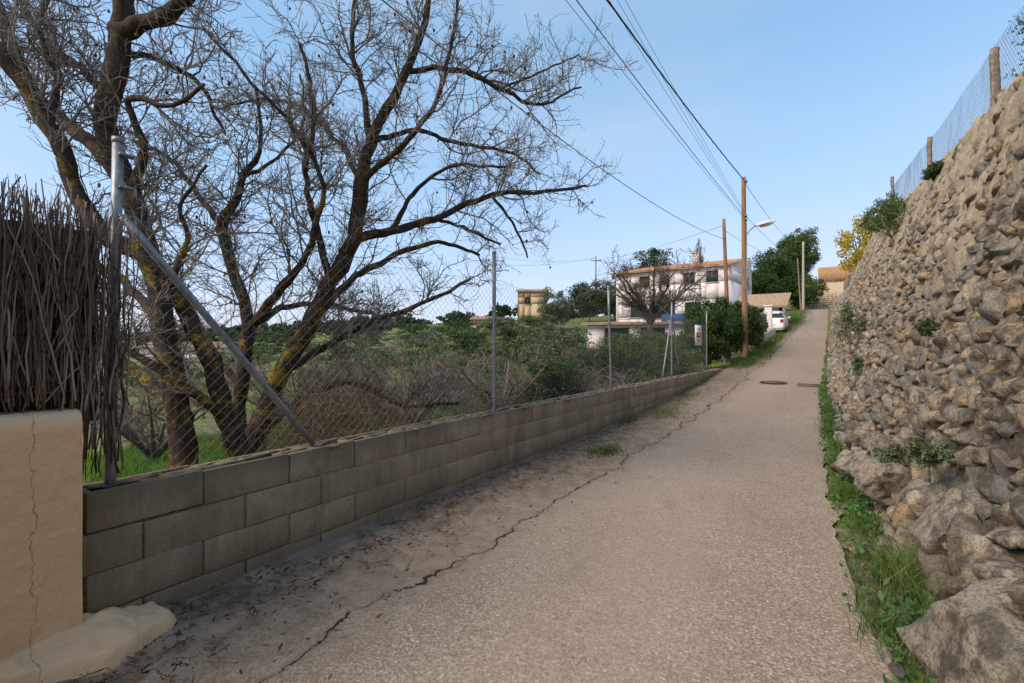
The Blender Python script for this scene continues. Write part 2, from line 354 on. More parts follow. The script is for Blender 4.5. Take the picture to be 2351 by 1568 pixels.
a.grid(G);adopt(a.obj('footing',M_plaster,smooth=True),pl)
# ---------------------------------------------------------------- brushwood screen
sc=empty('brushwood_screen',(-2.95,-.5,1),label='dark heather brushwood screen wired onto the plastered wall',category='screen')
a=Acc();N=2500;y=rg.uniform(-3,.76,N)+rg.normal(size=N)*.012
k=9;tz=np.linspace(0,1,k)
zb=np.where(y>.6,rg.uniform(.78,1.15,N),rg.uniform(1.12,1.25,N));zt=2.13-.10*np.clip((y-.3)/.5,0,1)+rg.normal(size=N)*.045
short=rg.random(N)<.45;zb=np.where(short,rg.uniform(1.1,1.8,N),zb);zt=np.where(short&(zb<1.6),zb+rg.uniform(.25,.7,N),zt);zt=np.minimum(zt,2.2)
P=np.zeros((N,k,3));P[:,:,2]=zb[:,None]+(zt-zb)[:,None]*tz
P[:,:,0]=-2.935+rg.normal(size=(N,1))*.03+np.cumsum(rg.normal(size=(N,k))*.009,1)
P[:,:,1]=y[:,None]+(rg.normal(size=(N,1))*.09)*(tz-.5)+np.cumsum(rg.normal(size=(N,k))*.011,1)
rad=(rg.uniform(.0014,.0055,N)[:,None])*(1-.45*tz)
a.tubes(P,rad,5);adopt(a.obj('brushwood',M_brush),sc)
a=Acc()
for z in(1.22,1.5,1.78,2.0):
    yl=np.linspace(-3,.76,60);a.tubes(np.stack([-2.895+rg.normal(size=60)*.003,yl,z+rg.normal(size=60)*.004],-1),.001,4)
adopt(a.obj('binding_wire',M_wire),sc)
a=Acc();gy=np.linspace(-3,.70,60);gz=np.linspace(1.05,2.0,16);A,B=np.meshgrid(gy,gz,indexing='ij');G=np.stack([-3.04+0*A,A,B],-1);G[:,:,0]+=vn(G,4,3)*.02;a.grid(G);adopt(a.obj('shade_net',M_net),sc)
# ---------------------------------------------------------------- chain link
def chain(acc,fx,zl,H,y0,y1,cell,r,bul=.03,seed=1,k=3):
    n=int((y1-y0+H)/cell)+1;m=10;Ps=[]
    for sgn in(1,-1):
        for q in range(n+1):
            yk=(y0-H+q*cell) if sgn>0 else (y0+q*cell)
            lo=max(0,(y0-yk) if sgn>0 else (yk-y1));hi=min(H,(y1-yk) if sgn>0 else (yk-y0))
            if hi-lo<.02: continue
            z=np.linspace(lo,hi,m);y=yk+sgn*z;z0=zl(y)
            p=np.stack([fx(y),y,z0+z],-1);p[:,0]+=vn(p,1.3,seed)*bul*2+vn(p,5,seed)*bul*.4+sgn*r*.7
            p[:,2]+=vn(p*[0,1,1],1.1,seed+3)*.05*(z/H);Ps.append(p)
    Ps=np.array(Ps);acc.tubes(Ps,np.full(Ps.shape[:2],r),k,cap=False)
fn=empty('wire_fence',(-3,8,.7),label='galvanised chain link fence with tubular posts set in the block wall',category='fence')
a=Acc();chain(a,lambda y:-2.985+0*y,lambda y:ztop(y)+.01,1.38,.78,14.75,.07,.00115);adopt(a.obj('wire_mesh',M_wire),fn)
for zz in(1.38,.75):
    a=Acc();yl=np.linspace(.78,14.75,90);p=np.stack([-2.985+0*yl,yl,ztop(yl)+zz+.02*np.sin(yl*2)],-1);p[:,0]+=vn(p,1.3,1)*.06;a.tubes(p,.0014,4)
    adopt(a.obj('tension_wire',M_wire),fn)
def post(name,p,q,r,parent,mat,k=14,cap=.0):
    a=Acc();p=np.array(p,float);q=np.array(q,float);t=np.linspace(0,1,6)[:,None];a.tubes(p+(q-p)*t,np.full(6,r),k)
    if cap:
        d=nrm(q-p);a.tubes(np.stack([q-d*.02,q+d*.008]),np.full(2,r+cap),k)
    o=a.obj(name,mat,smooth=False);adopt(o,parent);return o
post('post',(-3.02,.738,.35),(-3.03,.78,2.50),.024,fn,M_galv,cap=.003)
for (y,zt_,ly) in((3.99,2.43,0),(7.3,2.34,-.14),(10.93,2.36,0),(14.7,2.36,0)):
    post('post',(-3.0,y,.4),(-3.0,y+ly,zt_),.021,fn,M_galv,cap=.002)
post('brace',(-3.0,.79,2.1),(-2.98,1.84,.73),.021,fn,M_galv)
post('brace',(-3.0,10.9,2.05),(-3.0,10.2,.66),.017,fn,M_galv);post('brace',(-3.0,10.96,2.05),(-3.0,11.6,.66),.017,fn,M_galv)
for z in(2.1,2.25,2.42):
    a=Acc();a.box((-3.01,.81,z),(.05,.07,.012));a.box((-2.985,.839,z-.025),(.012,.012,.04));adopt(a.obj('bracket',M_galv,bevel=.003),fn)
# ---------------------------------------------------------------- sign
sg=empty('fence_sign',(-2.93,13.3,1.62),label='white notice board with red panel tied to the wire fence',category='sign')
a=Acc();a.box((-2.93,13.3,1.62),(.012,.72,.56));adopt(a.obj('board',M_signw),sg)
a=Acc();a.box((-2.921,13.3,1.63),(.004,.48,.14));adopt(a.obj('panel',M_signr),sg)
def txt(s,y,z,size,mat,par):
    cu=bpy.data.curves.new('t','FONT');cu.body=s;cu.size=size;cu.align_x='CENTER';cu.extrude=.001
    to=bpy.data.objects.new('t',cu);col.objects.link(to);bpy.context.view_layer.update()
    me=bpy.data.meshes.new_from_object(to);bpy.data.objects.remove(to)
    o=bpy.data.objects.new('lettering',me);me.materials.clear();me.materials.append(mat);col.objects.link(o)
    o.matrix_world=Matrix.Translation((-2.917,y,z))@Matrix.Rotation(math.pi/2,4,'Z')@Matrix.Rotation(math.pi/2,4,'X')
    o.parent=par;o.matrix_parent_inverse=Matrix.Translation(-Vector(par.location));return o
txt('VENTA',13.3,1.60,.09,M_signw,sg);txt('SE VENDE',13.3,1.77,.07,M_signg,sg);txt('FOR SALE',13.3,1.45,.07,M_signg,sg)
# ---------------------------------------------------------------- stone wall
sw=empty('stone_wall',(1,15,0),label='tall leaning dry rubble stone retaining wall with ochre and grey stones',category='wall')
Ys=[];Ss=[]
k=0
while k*.115<6.2:
    y=-3+rg.uniform(0,.2)
    while y<70:
        big_=1.5 if k<4 else 1.
        st=(.085+.21*rg.random()**1.9)*big_*(1.0 if y<20 else 1.35);y+=st;s=.04+k*.115+.05*math.sin(y*1.1+k*.4)+rg.normal()*.02
        H=math.hypot(XT(y)-XB(y),ZT(y)-R(y))
        if s<H+.02 and not (k<4 and k%2 and rg.random()<.5): Ys.append(y);Ss.append((s,st,H))
    k+=1
Ys=np.array(Ys);Ss=np.array(Ss);s,st,H=Ss.T
v=s/H;xb,xt,zb,zt=XB(Ys),XT(Ys),R(Ys),ZT(Ys)
e2=nrm(np.stack([xt-xb,0*xt,zt-zb],-1));nn=np.stack([-e2[:,2],0*xt,e2[:,0]],-1);e1=np.tile(np.array([[0,1.,0]]),(len(Ys),1))
belly=.06*np.sin(Ys*.9)*np.sin(v*3.1)
Cc=np.stack([xb+(xt-xb)*v,Ys,zb+(zt-zb)*v],-1)+nn*(rg.uniform(-.085,-.035,(len(Ys),1))+np.where(s<.5,.03,0)[:,None]+belly[:,None])
ang=rg.normal(size=len(Ys))*.25;ca,sa=np.cos(ang)[:,None],np.sin(ang)[:,None]
f1=e1*ca+e2*sa;f2=-e1*sa+e2*ca
tl=rg.normal(size=(len(Ys),2))*.13;f3=nrm(nn+f1*tl[:,:1]+f2*tl[:,1:]);f1=nrm(np.cross(f2,f3));f2=np.cross(f3,f1)
bg=np.where(s<.5,1.4,1.)*rg.uniform(.75,1.3,len(Ys))
scl=np.stack([st*.97*rg.uniform(.9,1.25,len(Ys)),np.minimum(.115*bg,st*.95),.11*np.sqrt(bg)],-1)
a=Acc();nr=Ys<11
DR=(.36,.74)
stones(a,Cc[nr],f1[nr],f2[nr],f3[nr],scl[nr],3,5,15,.08,DR);stones(a,Cc[~nr],f1[~nr],f2[~nr],f3[~nr],scl[~nr],2,6,11,.07,DR)
adopt(a.obj('stones',M_rub),sw)
a=Acc();gy=np.concatenate([np.arange(-3,20,.05),np.arange(20,70,.2)]);gv=np.concatenate([np.linspace(0,1,80),[1.02]])
A,B=np.meshgrid(gy,gv,indexing='ij');G=np.stack([XB(A)+(XT(A)-XB(A))*B,A,R(A)-.05+(ZT(A)+.03-R(A)+.05)*B],-1)
nx=vn(G,2.5,1)*.06+vn(G,8,2)*.06+vn(G,20,3)*.04-.03+.05*ss((B-.5)/.4)+.06*np.sin(A*.9)*np.sin(B*3.1);G[:,:,0]-=nx;G[:,:,2]+=.06*vn(G,1.5,4)*B+.03*vn(G,6,4)*B
G[:,-1,0]=XT(gy)+.7;G[:,-1,2]=ZT(gy)+.02+vn(G[:,-1],2,2)*.1
a.grid(G);adopt(a.obj('mortar_core',M_earth_shade,smooth=False),sw)
def boulder(x,y,z,sx,sy,sz,seed,lab,rz=0):
    a=Acc();c,s_=math.cos(rz),math.sin(rz)
    stones(a,np.array([[0,0,0.]]),np.array([[c,s_,0.]]),np.array([[-s_,c,0.]]),np.array([[0,0,1.]]),np.array([[sx,sy,sz]]),5,seed,14,.12,(.42,.8))
    V=a.V[0];V+= (vn(V,7,seed)*.05+vn(V,18,seed)*.022+vn(V,40,seed)*.008)[:,None]*nrm(V)
    o=a.obj('boulder',M_rub,smooth=False,label=lab,category='boulder',group='boulders at the wall foot');o.location=(x,y,z)
boulder(.72,2.70,.10,.46,.66,.56,11,'large tan limestone boulder in grass at the wall foot',.1)
boulder(.72,3.6,.42,.30,.34,.34,12,'grey weathered boulder resting on the wall foot')
boulder(.70,1.8,.05,.36,.45,.30,13,'large tan limestone boulder in grass at the wall foot')
boulder(.42,4.75,.30,.25,.36,.26,14,'grey weathered boulder bulging from the rubble wall')
boulder(.26,6.0,.14,.24,.38,.27,15,'grey weathered boulder bulging from the rubble wall')
boulder(.36,3.95,.06,.15,.22,.16,16,'small ochre boulder among weeds')
boulder(.18,7.4,.10,.18,.28,.20,17,'grey weathered boulder bulging from the rubble wall')
a=Acc();N=170;yy=1.5+rg.random(N)**1.3*10;xx_=XR(yy)+rg.uniform(-.02,1.,N)*(XB(yy)-XR(yy));sz=rg.uniform(.008,.04,N)
E=np.tile(np.eye(3)[None],(N,1,1));stones(a,np.stack([xx_,yy,R(yy)+.012],-1),E[:,0],E[:,1],E[:,2],np.stack([sz,sz*1.3,sz*.7],-1),2,19,10,.1,(.4,.8))
a.obj('loose_stones',M_rub,kind='stuff',label='small loose stones scattered in the verge',category='stones')
# ---------------------------------------------------------------- fence on top of stone wall
f2_=empty('hill_fence',(1.7,15,4),label='wire netting on rough wooden stakes along the wall top',category='fence')
a=Acc();chain(a,lambda y:1.72+0*y,lambda y:ZT(y)+.02,1.0,4.5,27,.08,.0014,.03,5);adopt(a.obj('wire_mesh',M_wire),f2_)
for (y,z1,r,ly) in((5.0,4.9,.03,0),(8.0,5.12,.05,.12),(12.5,5.6,.045,-.05),(18.8,6.75,.05,.08),(23.4,6.75,.05,0),(27.,6.6,.05,0)):
    a=Acc();tq=np.linspace(0,1,14);z0=ZT(y)-.3;p=np.stack([1.72+0*tq,y+ly*tq,z0+(z1-z0)*tq],-1);p+=np.cumsum(rg.normal(size=p.shape)*.004,0)
    a.tubes(p,r*(1+rg.normal(size=14)*.06)*(1-.1*tq),9);adopt(a.obj('stake',M_wpost),f2_)
# ---------------------------------------------------------------- branching
def cr(pts,n):
    pts=np.asarray(pts,float);m=len(pts);tp=np.linspace(0,m-1,n);i=np.clip(np.floor(tp).astype(int),0,m-2);f=(tp-i)[:,None]
    p0=pts[np.clip(i-1,0,m-1)];p1=pts[i];p2=pts[i+1];p3=pts[np.clip(i+2,0,m-1)]
    return .5*((2*p1)+(-p0+p2)*f+(2*p0-5*p1+4*p2-p3)*f*f+(-p0+3*p1-3*p2+p3)*f**3)
def grow(P,Rr,n,lmin,lmax,r0,k=6,up=.15,ang=(.6,1.2),wig=.18,t0=.1,rf=.6,tip=.35):
    N,m,_=P.shape;ln=np.linalg.norm(np.diff(P,axis=1),axis=2).sum(1);w=ln/ln.sum()
    i=rg.choice(N,n,p=w);t=rg.uniform(t0,1,n)*(m-1.001);j=np.floor(t).astype(int);f=(t-j)[:,None]
    p=P[i,j]*(1-f)+P[i,j+1]*f;pr=Rr[i,j]*(1-f[:,0])+Rr[i,j+1]*f[:,0];T=nrm(P[i,j+1]-P[i,j])
    q=nrm(np.cross(T,rg.normal(size=(n,3))));an=rg.uniform(*ang,n)[:,None]
    d=nrm(T*np.cos(an)+q*np.sin(an)+np.array([0,0,up]))
    L=rg.uniform(lmin,lmax,n)*(1-.35*t/(m-1));r=np.minimum(pr*rf,r0)*rg.uniform(.7,1.1,n)
    out=np.zeros((n,k,3));out[:,0]=p
    for q_ in range(1,k):
        d=nrm(d+rg.normal(size=(n,3))*wig+np.array([0,0,up*.35]));out[:,q_]=out[:,q_-1]+d*(L/(k-1))[:,None]
    rr=r[:,None]*np.linspace(1,tip,k)[None]
    return out,rr
def almond(name,org,px0,py0,scale,dep,limbs,label,n1,n2,n3,nuts=0,seed=1,cap=.45):
    tr=empty(name,(org[0],org[1],terr(org[0],org[1])),label=label,category='tree',group='bare almond trees behind the fence')
    rgt=np.array([C,S,0]);fw=np.array([-S,C,0]);a=Acc();LP=[];LR=[]
    for L in limbs:
        pts=[];rad=[]
        for (x,y,w,dw) in L:
            s=scale*(1+dw/dep)
            z=EYE+((org[2]-EYE)+(py0-y)*scale)*(1+dw/dep)
            uu=((x-1175.5)*scale)*(1+dw/dep)-((px0-1175.5)*scale)
            pts.append(np.array([org[0],org[1],0])+rgt*uu+fw*dw+np.array([0,0,z]));rad.append(w*s/2*.93)
        n=34;p=cr(pts,n);r=np.interp(np.linspace(0,1,n),np.linspace(0,1,len(rad)),rad)
        p+=np.stack([vn(p,3,seed),vn(p,3,seed+1),vn(p,3,seed+2)],-1)*.08*np.minimum(1,r/.03)[:,None]*np.linspace(.0,1,n)[:,None]
        p+=np.stack([vn(p,9,seed),vn(p,9,seed+1),vn(p,9,seed+2)],-1)*.045
        r=r*(1+.3*vn(p,11,seed+4));LP.append(p);LR.append(r)
    LP=np.array(LP);LR=np.array(LR)
    a.tubes(LP,LR,12);adopt(a.obj('trunk',M_bark,smooth=True),tr)
    c=Acc()
    P1,R1=grow(LP,LR,n1,.35,1.15,.0095,10,.2,(.5,1.25),.27,.2,.5,.4)
    P2,R2=grow(np.concatenate([P1]),np.concatenate([R1]),n2,.15,.5,.0048,7,.12,(.6,1.3),.26,.1,.75,.55)
    P3,R3=grow(P2,R2,n3,.04,.16,.003,4,.12,(.7,1.4),.24,.05,.85,.75)
    Pb,Rb=grow(P1,R1,n3//3,.03,.09,.003,3,.1,(.9,1.5),.1,.05,.8,.9)
    c.tubes(P1,np.maximum(R1,.0032),6);c.tubes(P2,np.maximum(R2,.0023),4);c.tubes(P3,np.maximum(R3,.0017),3,False);c.tubes(Pb,np.maximum(Rb,.0018),3,False)
    adopt(c.obj('crown',M_twig),tr)
    if nuts:
        b=Acc();i=rg.integers(0,len(P2),nuts);pp=P2[i,-1]+np.array([0,0,-.01])
        E=np.tile(np.eye(3)[None],(nuts,1,1));stones(b,pp,E[:,0],E[:,1],E[:,2],np.stack([rg.uniform(.011,.016,nuts),rg.uniform(.011,.015,nuts),rg.uniform(.016,.024,nuts)],-1),1,4,2,0)
        adopt(b.obj('dried_fruit',M_debris,kind='stuff',label='blackened almond husks still hanging'),tr)
    return tr
T1=[[(428,1180,66,0),(420,1070,60,0),(395,850,52,0),(368,700,50,0),(335,560,48,0),(295,430,50,.05),(255,330,48,.1),(262,180,46,.15),(275,60,44,.2),(300,-90,40,.2),(330,-260,26,.2)],
 [(345,590,44,0),(240,540,38,-.1),(165,430,38,-.15),(120,300,36,-.2),(60,210,36,-.25),(0,130,34,-.3),(-90,60,26,-.3)],
 [(300,440,36,0),(220,340,32,.2),(140,270,30,.3),(60,190,28,.35),(5,60,26,.4),(-40,-80,18,.4)],
 [(272,75,40,.2),(330,50,38,.1),(400,15,34,0),(470,-60,24,-.1)],
 [(560,1060,52,.3),(520,960,46,.25),(470,800,42,.15),(400,670,42,.1),(340,590,40,0)],
 [(430,960,34,.1),(370,900,30,.3),(300,840,26,.5),(240,790,22,.6),(170,720,16,.7)],
 [(300,430,26,0),(330,340,18,.0),(300,230,16,-.1),(380,240,12,-.2),(470,200,8,-.3)],
 [(262,230,20,.1),(190,160,16,.3),(100,90,14,.5),(30,-10,10,.6)],
 [(520,960,26,.25),(440,900,22,.0),(350,840,20,-.1),(270,800,16,-.15)],
 [(380,760,24,0),(300,660,20,.4),(220,600,18,.7),(140,520,12,.9)],
 [(120,300,20,-.2),(130,180,14,.0),(90,80,12,.1),(120,-60,9,.1)],
 [(368,700,16,0),(430,560,12,-.2),(420,470,9,-.3),(470,380,6,-.3)],
 [(280,120,18,.2),(370,140,12,.5),(460,200,10,.7),(520,310,7,.8)]]
d1=3.6;o1=at((420-1175.5)/1045*d1,d1)
almond('almond_tree',(o1[0],o1[1],.465),420,1070,d1/1045,d1,T1,'bare almond tree with several dark lichen spotted trunks',190,1600,5200,70,1)
T2=[[(575,1090,56,0),(590,1000,50,0),(645,860,42,0),(700,760,42,.1),(760,650,38,.1),(810,545,37,.1),(826,420,34,.1),(850,330,28,.1),(885,255,24,.1),(930,165,20,.1),(975,50,15,.1),(1000,-120,9,.1)],
 [(812,545,26,.1),(900,528,21,.3),(1000,500,17,.5),(1130,450,13,.6),(1250,440,9,.7),(1345,428,5,.8)],
 [(850,330,18,.1),(832,210,14,.0),(805,90,12,-.1),(830,-60,8,-.1)],
 [(545,1060,38,.2),(552,880,32,.2),(572,745,29,.3),(532,610,26,.3),(507,520,25,.3),(545,460,20,.3),(557,410,17,.3),(600,330,10,.3),(590,200,7,.3)],
 [(508,520,16,.3),(450,440,13,.4),(380,365,10,.6),(310,320,7,.8)],
 [(572,760,26,.3),(640,670,22,.1),(700,585,16,-.2),(740,420,12,-.4),(655,270,10,-.6),(570,180,8,-.7),(470,70,6,-.8)],
 [(930,165,14,.1),(1050,160,12,.2),(1150,205,10,.3),(1240,240,7,.4),(1335,200,4,.5)],
 [(700,760,24,.1),(800,650,18,.5),(880,600,15,.8),(1000,560,11,1.0),(1100,590,7,1.2)],
 [(760,650,20,.1),(720,500,16,-.1),(700,380,13,-.3),(720,250,10,-.4),(690,100,8,-.5)],
 [(826,420,18,.1),(930,330,14,-.2),(1000,230,11,-.3),(1040,100,9,-.4),(1050,-30,6,-.5)],
 [(645,860,24,0),(740,800,18,.4),(850,740,14,.7),(960,700,11,.9),(1080,640,7,1.)],
 [(850,330,14,.1),(950,300,11,.4),(1060,330,9,.6),(1170,350,7,.8),(1240,400,4,.9)],
 [(590,740,18,.3),(660,700,14,.7),(760,700,11,1.1),(860,720,8,1.4)],
 [(826,420,14,.1),(780,330,11,.5),(700,250,9,.8),(610,230,7,1.),(500,250,5,1.1)],
 [(590,1000,28,0),(680,930,20,.5),(800,880,16,.9),(930,930,11,1.2),(1050,930,7,1.4)],
 [(552,880,18,.2),(470,800,14,.6),(400,740,11,1.),(330,700,8,1.3)],
 [(900,528,14,.3),(960,430,10,.2),(1050,380,8,.2),(1160,390,5,.2)],
 [(1130,450,8,.6),(1180,520,6,.7),(1210,590,4,.8)],[(1000,500,9,.5),(1080,530,7,.7),(1150,560,5,.8)],
 [(1150,205,7,.3),(1210,180,5,.4),(1290,140,4,.5),(1330,120,3,.5)],
 [(557,410,10,.3),(640,360,8,.5),(700,270,6,.7),(690,170,5,.8)]]
d2=4.4;o2=at((590-1175.5)/1045*d2,d2)
almond('almond_tree',(o2[0],o2[1],.50),590,1010,d2/1045,d2,T2,'spreading bare almond tree with yellow lichen on its limbs',380,3400,11500,170,21)
def baretree(u,d,h,w,r,label,n1=120,n2=900,seed=1,mat=M_thorn,zoff=0,name='bare_tree',tw=1.,nl=9,lo=.28,sp0=.45,top=.92):
    x,y=at(u,d);z=float(terr(x,y))+zoff;tr=empty(name,(x,y,z),label=label,category='tree')
    P=[];Rr=[];hh=h*lo
    for q in range(nl):
        th=q*6.283/nl+rg.uniform(-.3,.3);sp=w/2*rg.uniform(sp0,.95)
        pts=[(x,y,z-.1),(x+.05*math.cos(th),y+.05*math.sin(th),z+hh),(x+sp*.55*math.cos(th),y+sp*.55*math.sin(th),z+hh+(h-hh)*.35),(x+sp*math.cos(th),y+sp*math.sin(th),z+h*rg.uniform(.5,top))]
        P.append(cr(pts,14));Rr.append(np.interp(np.linspace(0,1,14),[0,.33,.66,1],[r,r*.75,r*.4,r*.12]))
    P=np.array(P);Rr=np.array(Rr);P+=np.stack([vn(P,1.5,seed),vn(P,1.5,seed+1),vn(P,1.5,seed+2)],-1)*h*.055*np.linspace(0,1,14)[None,:,None]
    a=Acc();a.tubes(P,Rr,8);adopt(a.obj('trunk',mat,smooth=True),tr)
    c=Acc();P1,R1=grow(P,Rr,n1,h*.12,h*.32,r*.25,7,.1,(.5,1.2),.25,.35,.6,.4);P2,R2=grow(P1,R1,n2,h*.05,h*.13,r*.1,5,.1,(.5,1.2),.25,.1,.8,.6)
    P3,R3=grow(P2,R2,n2*2,h*.02,h*.06,r*.06,3,.1,(.5,1.2),.22,.1,.8,.6)
    mn=.003*tw*max(1,d/9);c.tubes(P1,np.maximum(R1,mn*1.4),4);c.tubes(P2,np.maximum(R2,mn),3,False);c.tubes(P3,np.maximum(R3,mn*.8),3,False);adopt(c.obj('crown',mat),tr);return tr
M_bt=leafm('dark_grey_twigs',[(.10,.078,.062),(.17,.135,.11),(.23,.19,.155)],0,.9)
baretree(7.9,26,6.4,7.6,.15,'spreading leafless tree in front of the white house',170,1400,3,M_bt,nl=12,sp0=.6,tw=.9)
for(u,d,h,w,sd) in((-1.6,7.2,1.5,2.6,31),(-.2,8.2,1.45,2.4,32),(.3,10,1.7,2.6,33),(-3.4,7.6,1.7,3.,34),(-1.6,10.5,1.9,3.2,35),(-4.6,10,2.1,3.4,36),(1.9,13,1.8,2.8,37),(-5.2,6.6,1.8,2.8,38),(-2.9,13.5,2.1,3.5,39),(-7.5,9,2.2,3.4,40),(-6,15,2.3,3.8,41),(-9.5,14,2.6,4,43)):
    baretree(u,d,h,w,.05,'low grey leafless thorny tree in the rough field',100,700,sd,M_thorn,nl=10,lo=.12,sp0=.4,name='thorn_tree')
def tangle(u,d,w,h,n,label,mat=M_bramble,r=.003,seed=1,L=(.5,1.3),name='bramble'):
    x,y=at(u,d);z=float(terr(x,y));a=Acc();k=10
    th=rg.uniform(0,6.28,n);rr=np.sqrt(rg.random(n))*w/2
    p=np.stack([x+rr*np.cos(th),y+rr*np.sin(th),z+rg.random(n)**1.2*h*.75],-1);dd=nrm(rg.normal(size=(n,3))*[1,1,.8]+[0,0,.5])
    l=rg.uniform(*L,n);P=np.zeros((n,k,3));P[:,0]=p
    for q in range(1,k):
        dd=nrm(dd+rg.normal(size=(n,3))*.25+np.array([0,0,-.10])*(q/3.)+((np.array([x,y,z+h*.4])-P[:,q-1])*.12));P[:,q]=P[:,q-1]+dd*(l/k)[:,None]
    P[:,:,2]=np.maximum(P[:,:,2],z+.01);P[:,:,0]=np.minimum(P[:,:,0],-3.06)
    a.tubes(P,(rg.uniform(.6,1.5,n)[:,None])*r*np.linspace(1,.5,k)[None],3,False)
    Pq,Rq=grow(P,np.full((n,k),r),n*2,.05,.2,r*.7,3,.0,(.6,1.3),.2);a.tubes(Pq,np.maximum(Rq,r*.55),3,False)
    return a.obj(name,mat,label=label,category='shrub')
tangle(-1.6,4.3,1.1,1.1,800,'dense dry reddish brown bramble thicket against the fence',r=.0022)
tangle(-1.95,4.9,1.5,1.1,600,'dense dry reddish brown bramble thicket under the almond trees',r=.0025)
for (u,d,w,h,n) in((-1.6,7.6,2.6,.9,300),(-.3,7.9,2.0,.9,300),(.1,9.5,2.6,1.1,350),(1.4,8.8,1.8,1.0,300),(2.9,11.5,2.4,1.0,250),(-2.5,12,3.5,1.1,300)):
    tangle(u,d,w,h,n,'grey leafless thorny shrub in the field',M_thorn,.003*max(1,d/7),name='thorny_shrub',L=(.5,1.2))
def crownpts(c,rad,nc,nl,cs=.3,flat=1.):
    dd=nrm(rg.normal(size=(nc,3)));rr=rg.random(nc)**.42;cc=dd*rr[:,None]*(1+.5*vn(dd,1.8,rg.uniform(0,50)))[:,None]
    per=rg.integers(int(nl*.5),int(nl*1.5),nc);i=np.repeat(np.arange(nc),per);rc=rg.uniform(.5,1.3,nc)*cs
    q=nrm(rg.normal(size=(len(i),3)))*(rg.random((len(i),1))**.5)*rc[i][:,None]
    return np.array(c)+(cc[i]+q*[1,1,.8])*np.array(rad)
def leafy(name,u,d,w,h,mat,leaf,nc,nl,label,cat='tree',trunk=True,zoff=0,xy=None,cs=.3,asp=.5,base=.12,up=0,group=None,clip=None):
    x,y=xy if xy else at(u,d);z=float(terr(x,y))+zoff
    tr=empty(name,(x,y,z),label=label,category=cat)
    if group: tr['group']=group
    b=base*h;rad=(w/2*.8,w/2*.8,(h-b)/2*.85);c=(x,y,z+b+(h-b)/2)
    P=crownpts(c,rad,nc,nl,cs);P=P[P[:,2]>z-.05]
    if clip is not None: P=P[P[:,0]<clip]
    a=Acc();a.leaves(P,leaf,leaf*asp,up);adopt(a.obj('crown' if trunk else 'foliage',mat),tr)
    a=Acc();tp=[];rr=[];n=7
    for q in range(n):
        e=np.array(c)+nrm(rg.normal(size=3))*np.array(rad)*.7;r0=max(.012,h*.018)
        tp.append(cr([(x+rg.normal()*.02*w,y+rg.normal()*.02*w,z-.1),(x,y,z+b+.05*h),(e[0]*.5+x*.5,e[1]*.5+y*.5,z+b+(e[2]-z-b)*.5),e],10));rr.append(np.linspace(r0,r0*.2,10))
    a.tubes(np.array(tp),np.array(rr),7);adopt(a.obj('trunk' if trunk else 'stem',M_wpost,smooth=True),tr);return tr
leafy('shrub',1.15,11,2.0,2.25,M_ol,.07,130,120,'grey green olive like bush behind the fence','shrub',False,base=.05,cs=.28)
leafy('shrub',.75,8.4,1.7,1.25,M_dk,.055,100,120,'dark green rosemary like shrub close to the fence','shrub',False,base=.03)
leafy('shrub',2.9,12,2.6,1.7,M_dk,.06,120,120,'dark green shrub behind the fence','shrub',False,base=.03)
leafy('shrub',4.3,13.5,2.8,1.8,M_md,.07,110,90,'green shrub behind the fence','shrub',False,base=.03)
leafy('shrub',5.6,16.0,2.4,1.8,M_dk,.08,110,110,'dark green shrub behind the fence','shrub',False,base=.03)
leafy('shrub',0,0,2.3,2.75,M_dk,.085,150,140,'tall glossy dark green hedge bush beside the pole','shrub',False,xy=(-3.65,17.8),base=.02,clip=-2.72)
leafy('shrub',0,0,2.2,2.9,M_dk,.085,150,140,'tall dark green bush behind the pole foot','shrub',False,xy=(-3.5,20.6),base=.02,clip=-2.62)
leafy('shrub',0,0,2.1,2.7,M_dk,.09,130,130,'dark green bush at the lane edge','shrub',False,xy=(-3.25,23.2),base=.02,clip=-2.5)
leafy('shrub',0,0,1.9,2.2,M_md,.09,120,120,'dark green bush at the lane edge','shrub',False,xy=(-3.15,25.6),base=.02,clip=-2.4)
for(u,d,w,h,mt) in((-1.,22,3,1.2,M_ol),(1.2,26,3.2,1.5,M_dk),(3.4,24,3.,1.3,M_ol),(-4,24,4,1.2,M_md),(-10,26,5,1.5,M_ol),(-3,34,4,1.8,M_dk),(0,40,4.5,2.0,M_md),(3,38,4,2.0,M_ol),(-8,40,6,2,M_ol),(-14,36,6,2,M_dk),(-20,34,6,2.2,M_md),(6.5,27,3,1.5,M_md),(-17,22,4,1.6,M_dk),(7.7,21,2.2,1.6,M_dk),
  (1.5,17,2.6,1.4,M_ol),(3.6,19,2.8,1.5,M_md),(.5,31,4,1.6,M_md),(-3.5,28,4,1.4,M_ol),(2.6,46,5,2.4,M_md),(-1.5,50,6,2.2,M_ol),(-6,52,6,2.2,M_dk),(7,35,3,1.8,M_dk),
  (-6,31,5,1.6,M_md),(-9.5,33,5,1.7,M_ol),(-4.5,44,6,2,M_md),(-10,48,7,2.4,M_dk),(-15,45,7,2.5,M_ol),(-1.2,29,3.5,1.4,M_md),(-24,45,8,3,M_dk),(-.5,15.5,2.4,1.2,M_md),(-2.8,18,2.8,1.3,M_md),(-7,19,3.4,1.3,M_md)):
    leafy('shrub',u,d,w,h,mt,.05+.004*d,55,65,'evergreen shrub on the rough hillside field','shrub',False,base=.02,group='shrubs on the hillside field')
leafy('pine_tree',10.2,60,7,6.4,M_pin,.3,110,90,'dark rounded pine beside the houses',zoff=-.5)
leafy('pine_tree',14.5,64,6,6.0,M_pin,.3,90,90,'dark rounded pine beside the houses',zoff=-.5)
leafy('olive_tree',4.6,50,4.4,4.6,M_ol,.22,100,90,'grey green rounded tree on the slope')
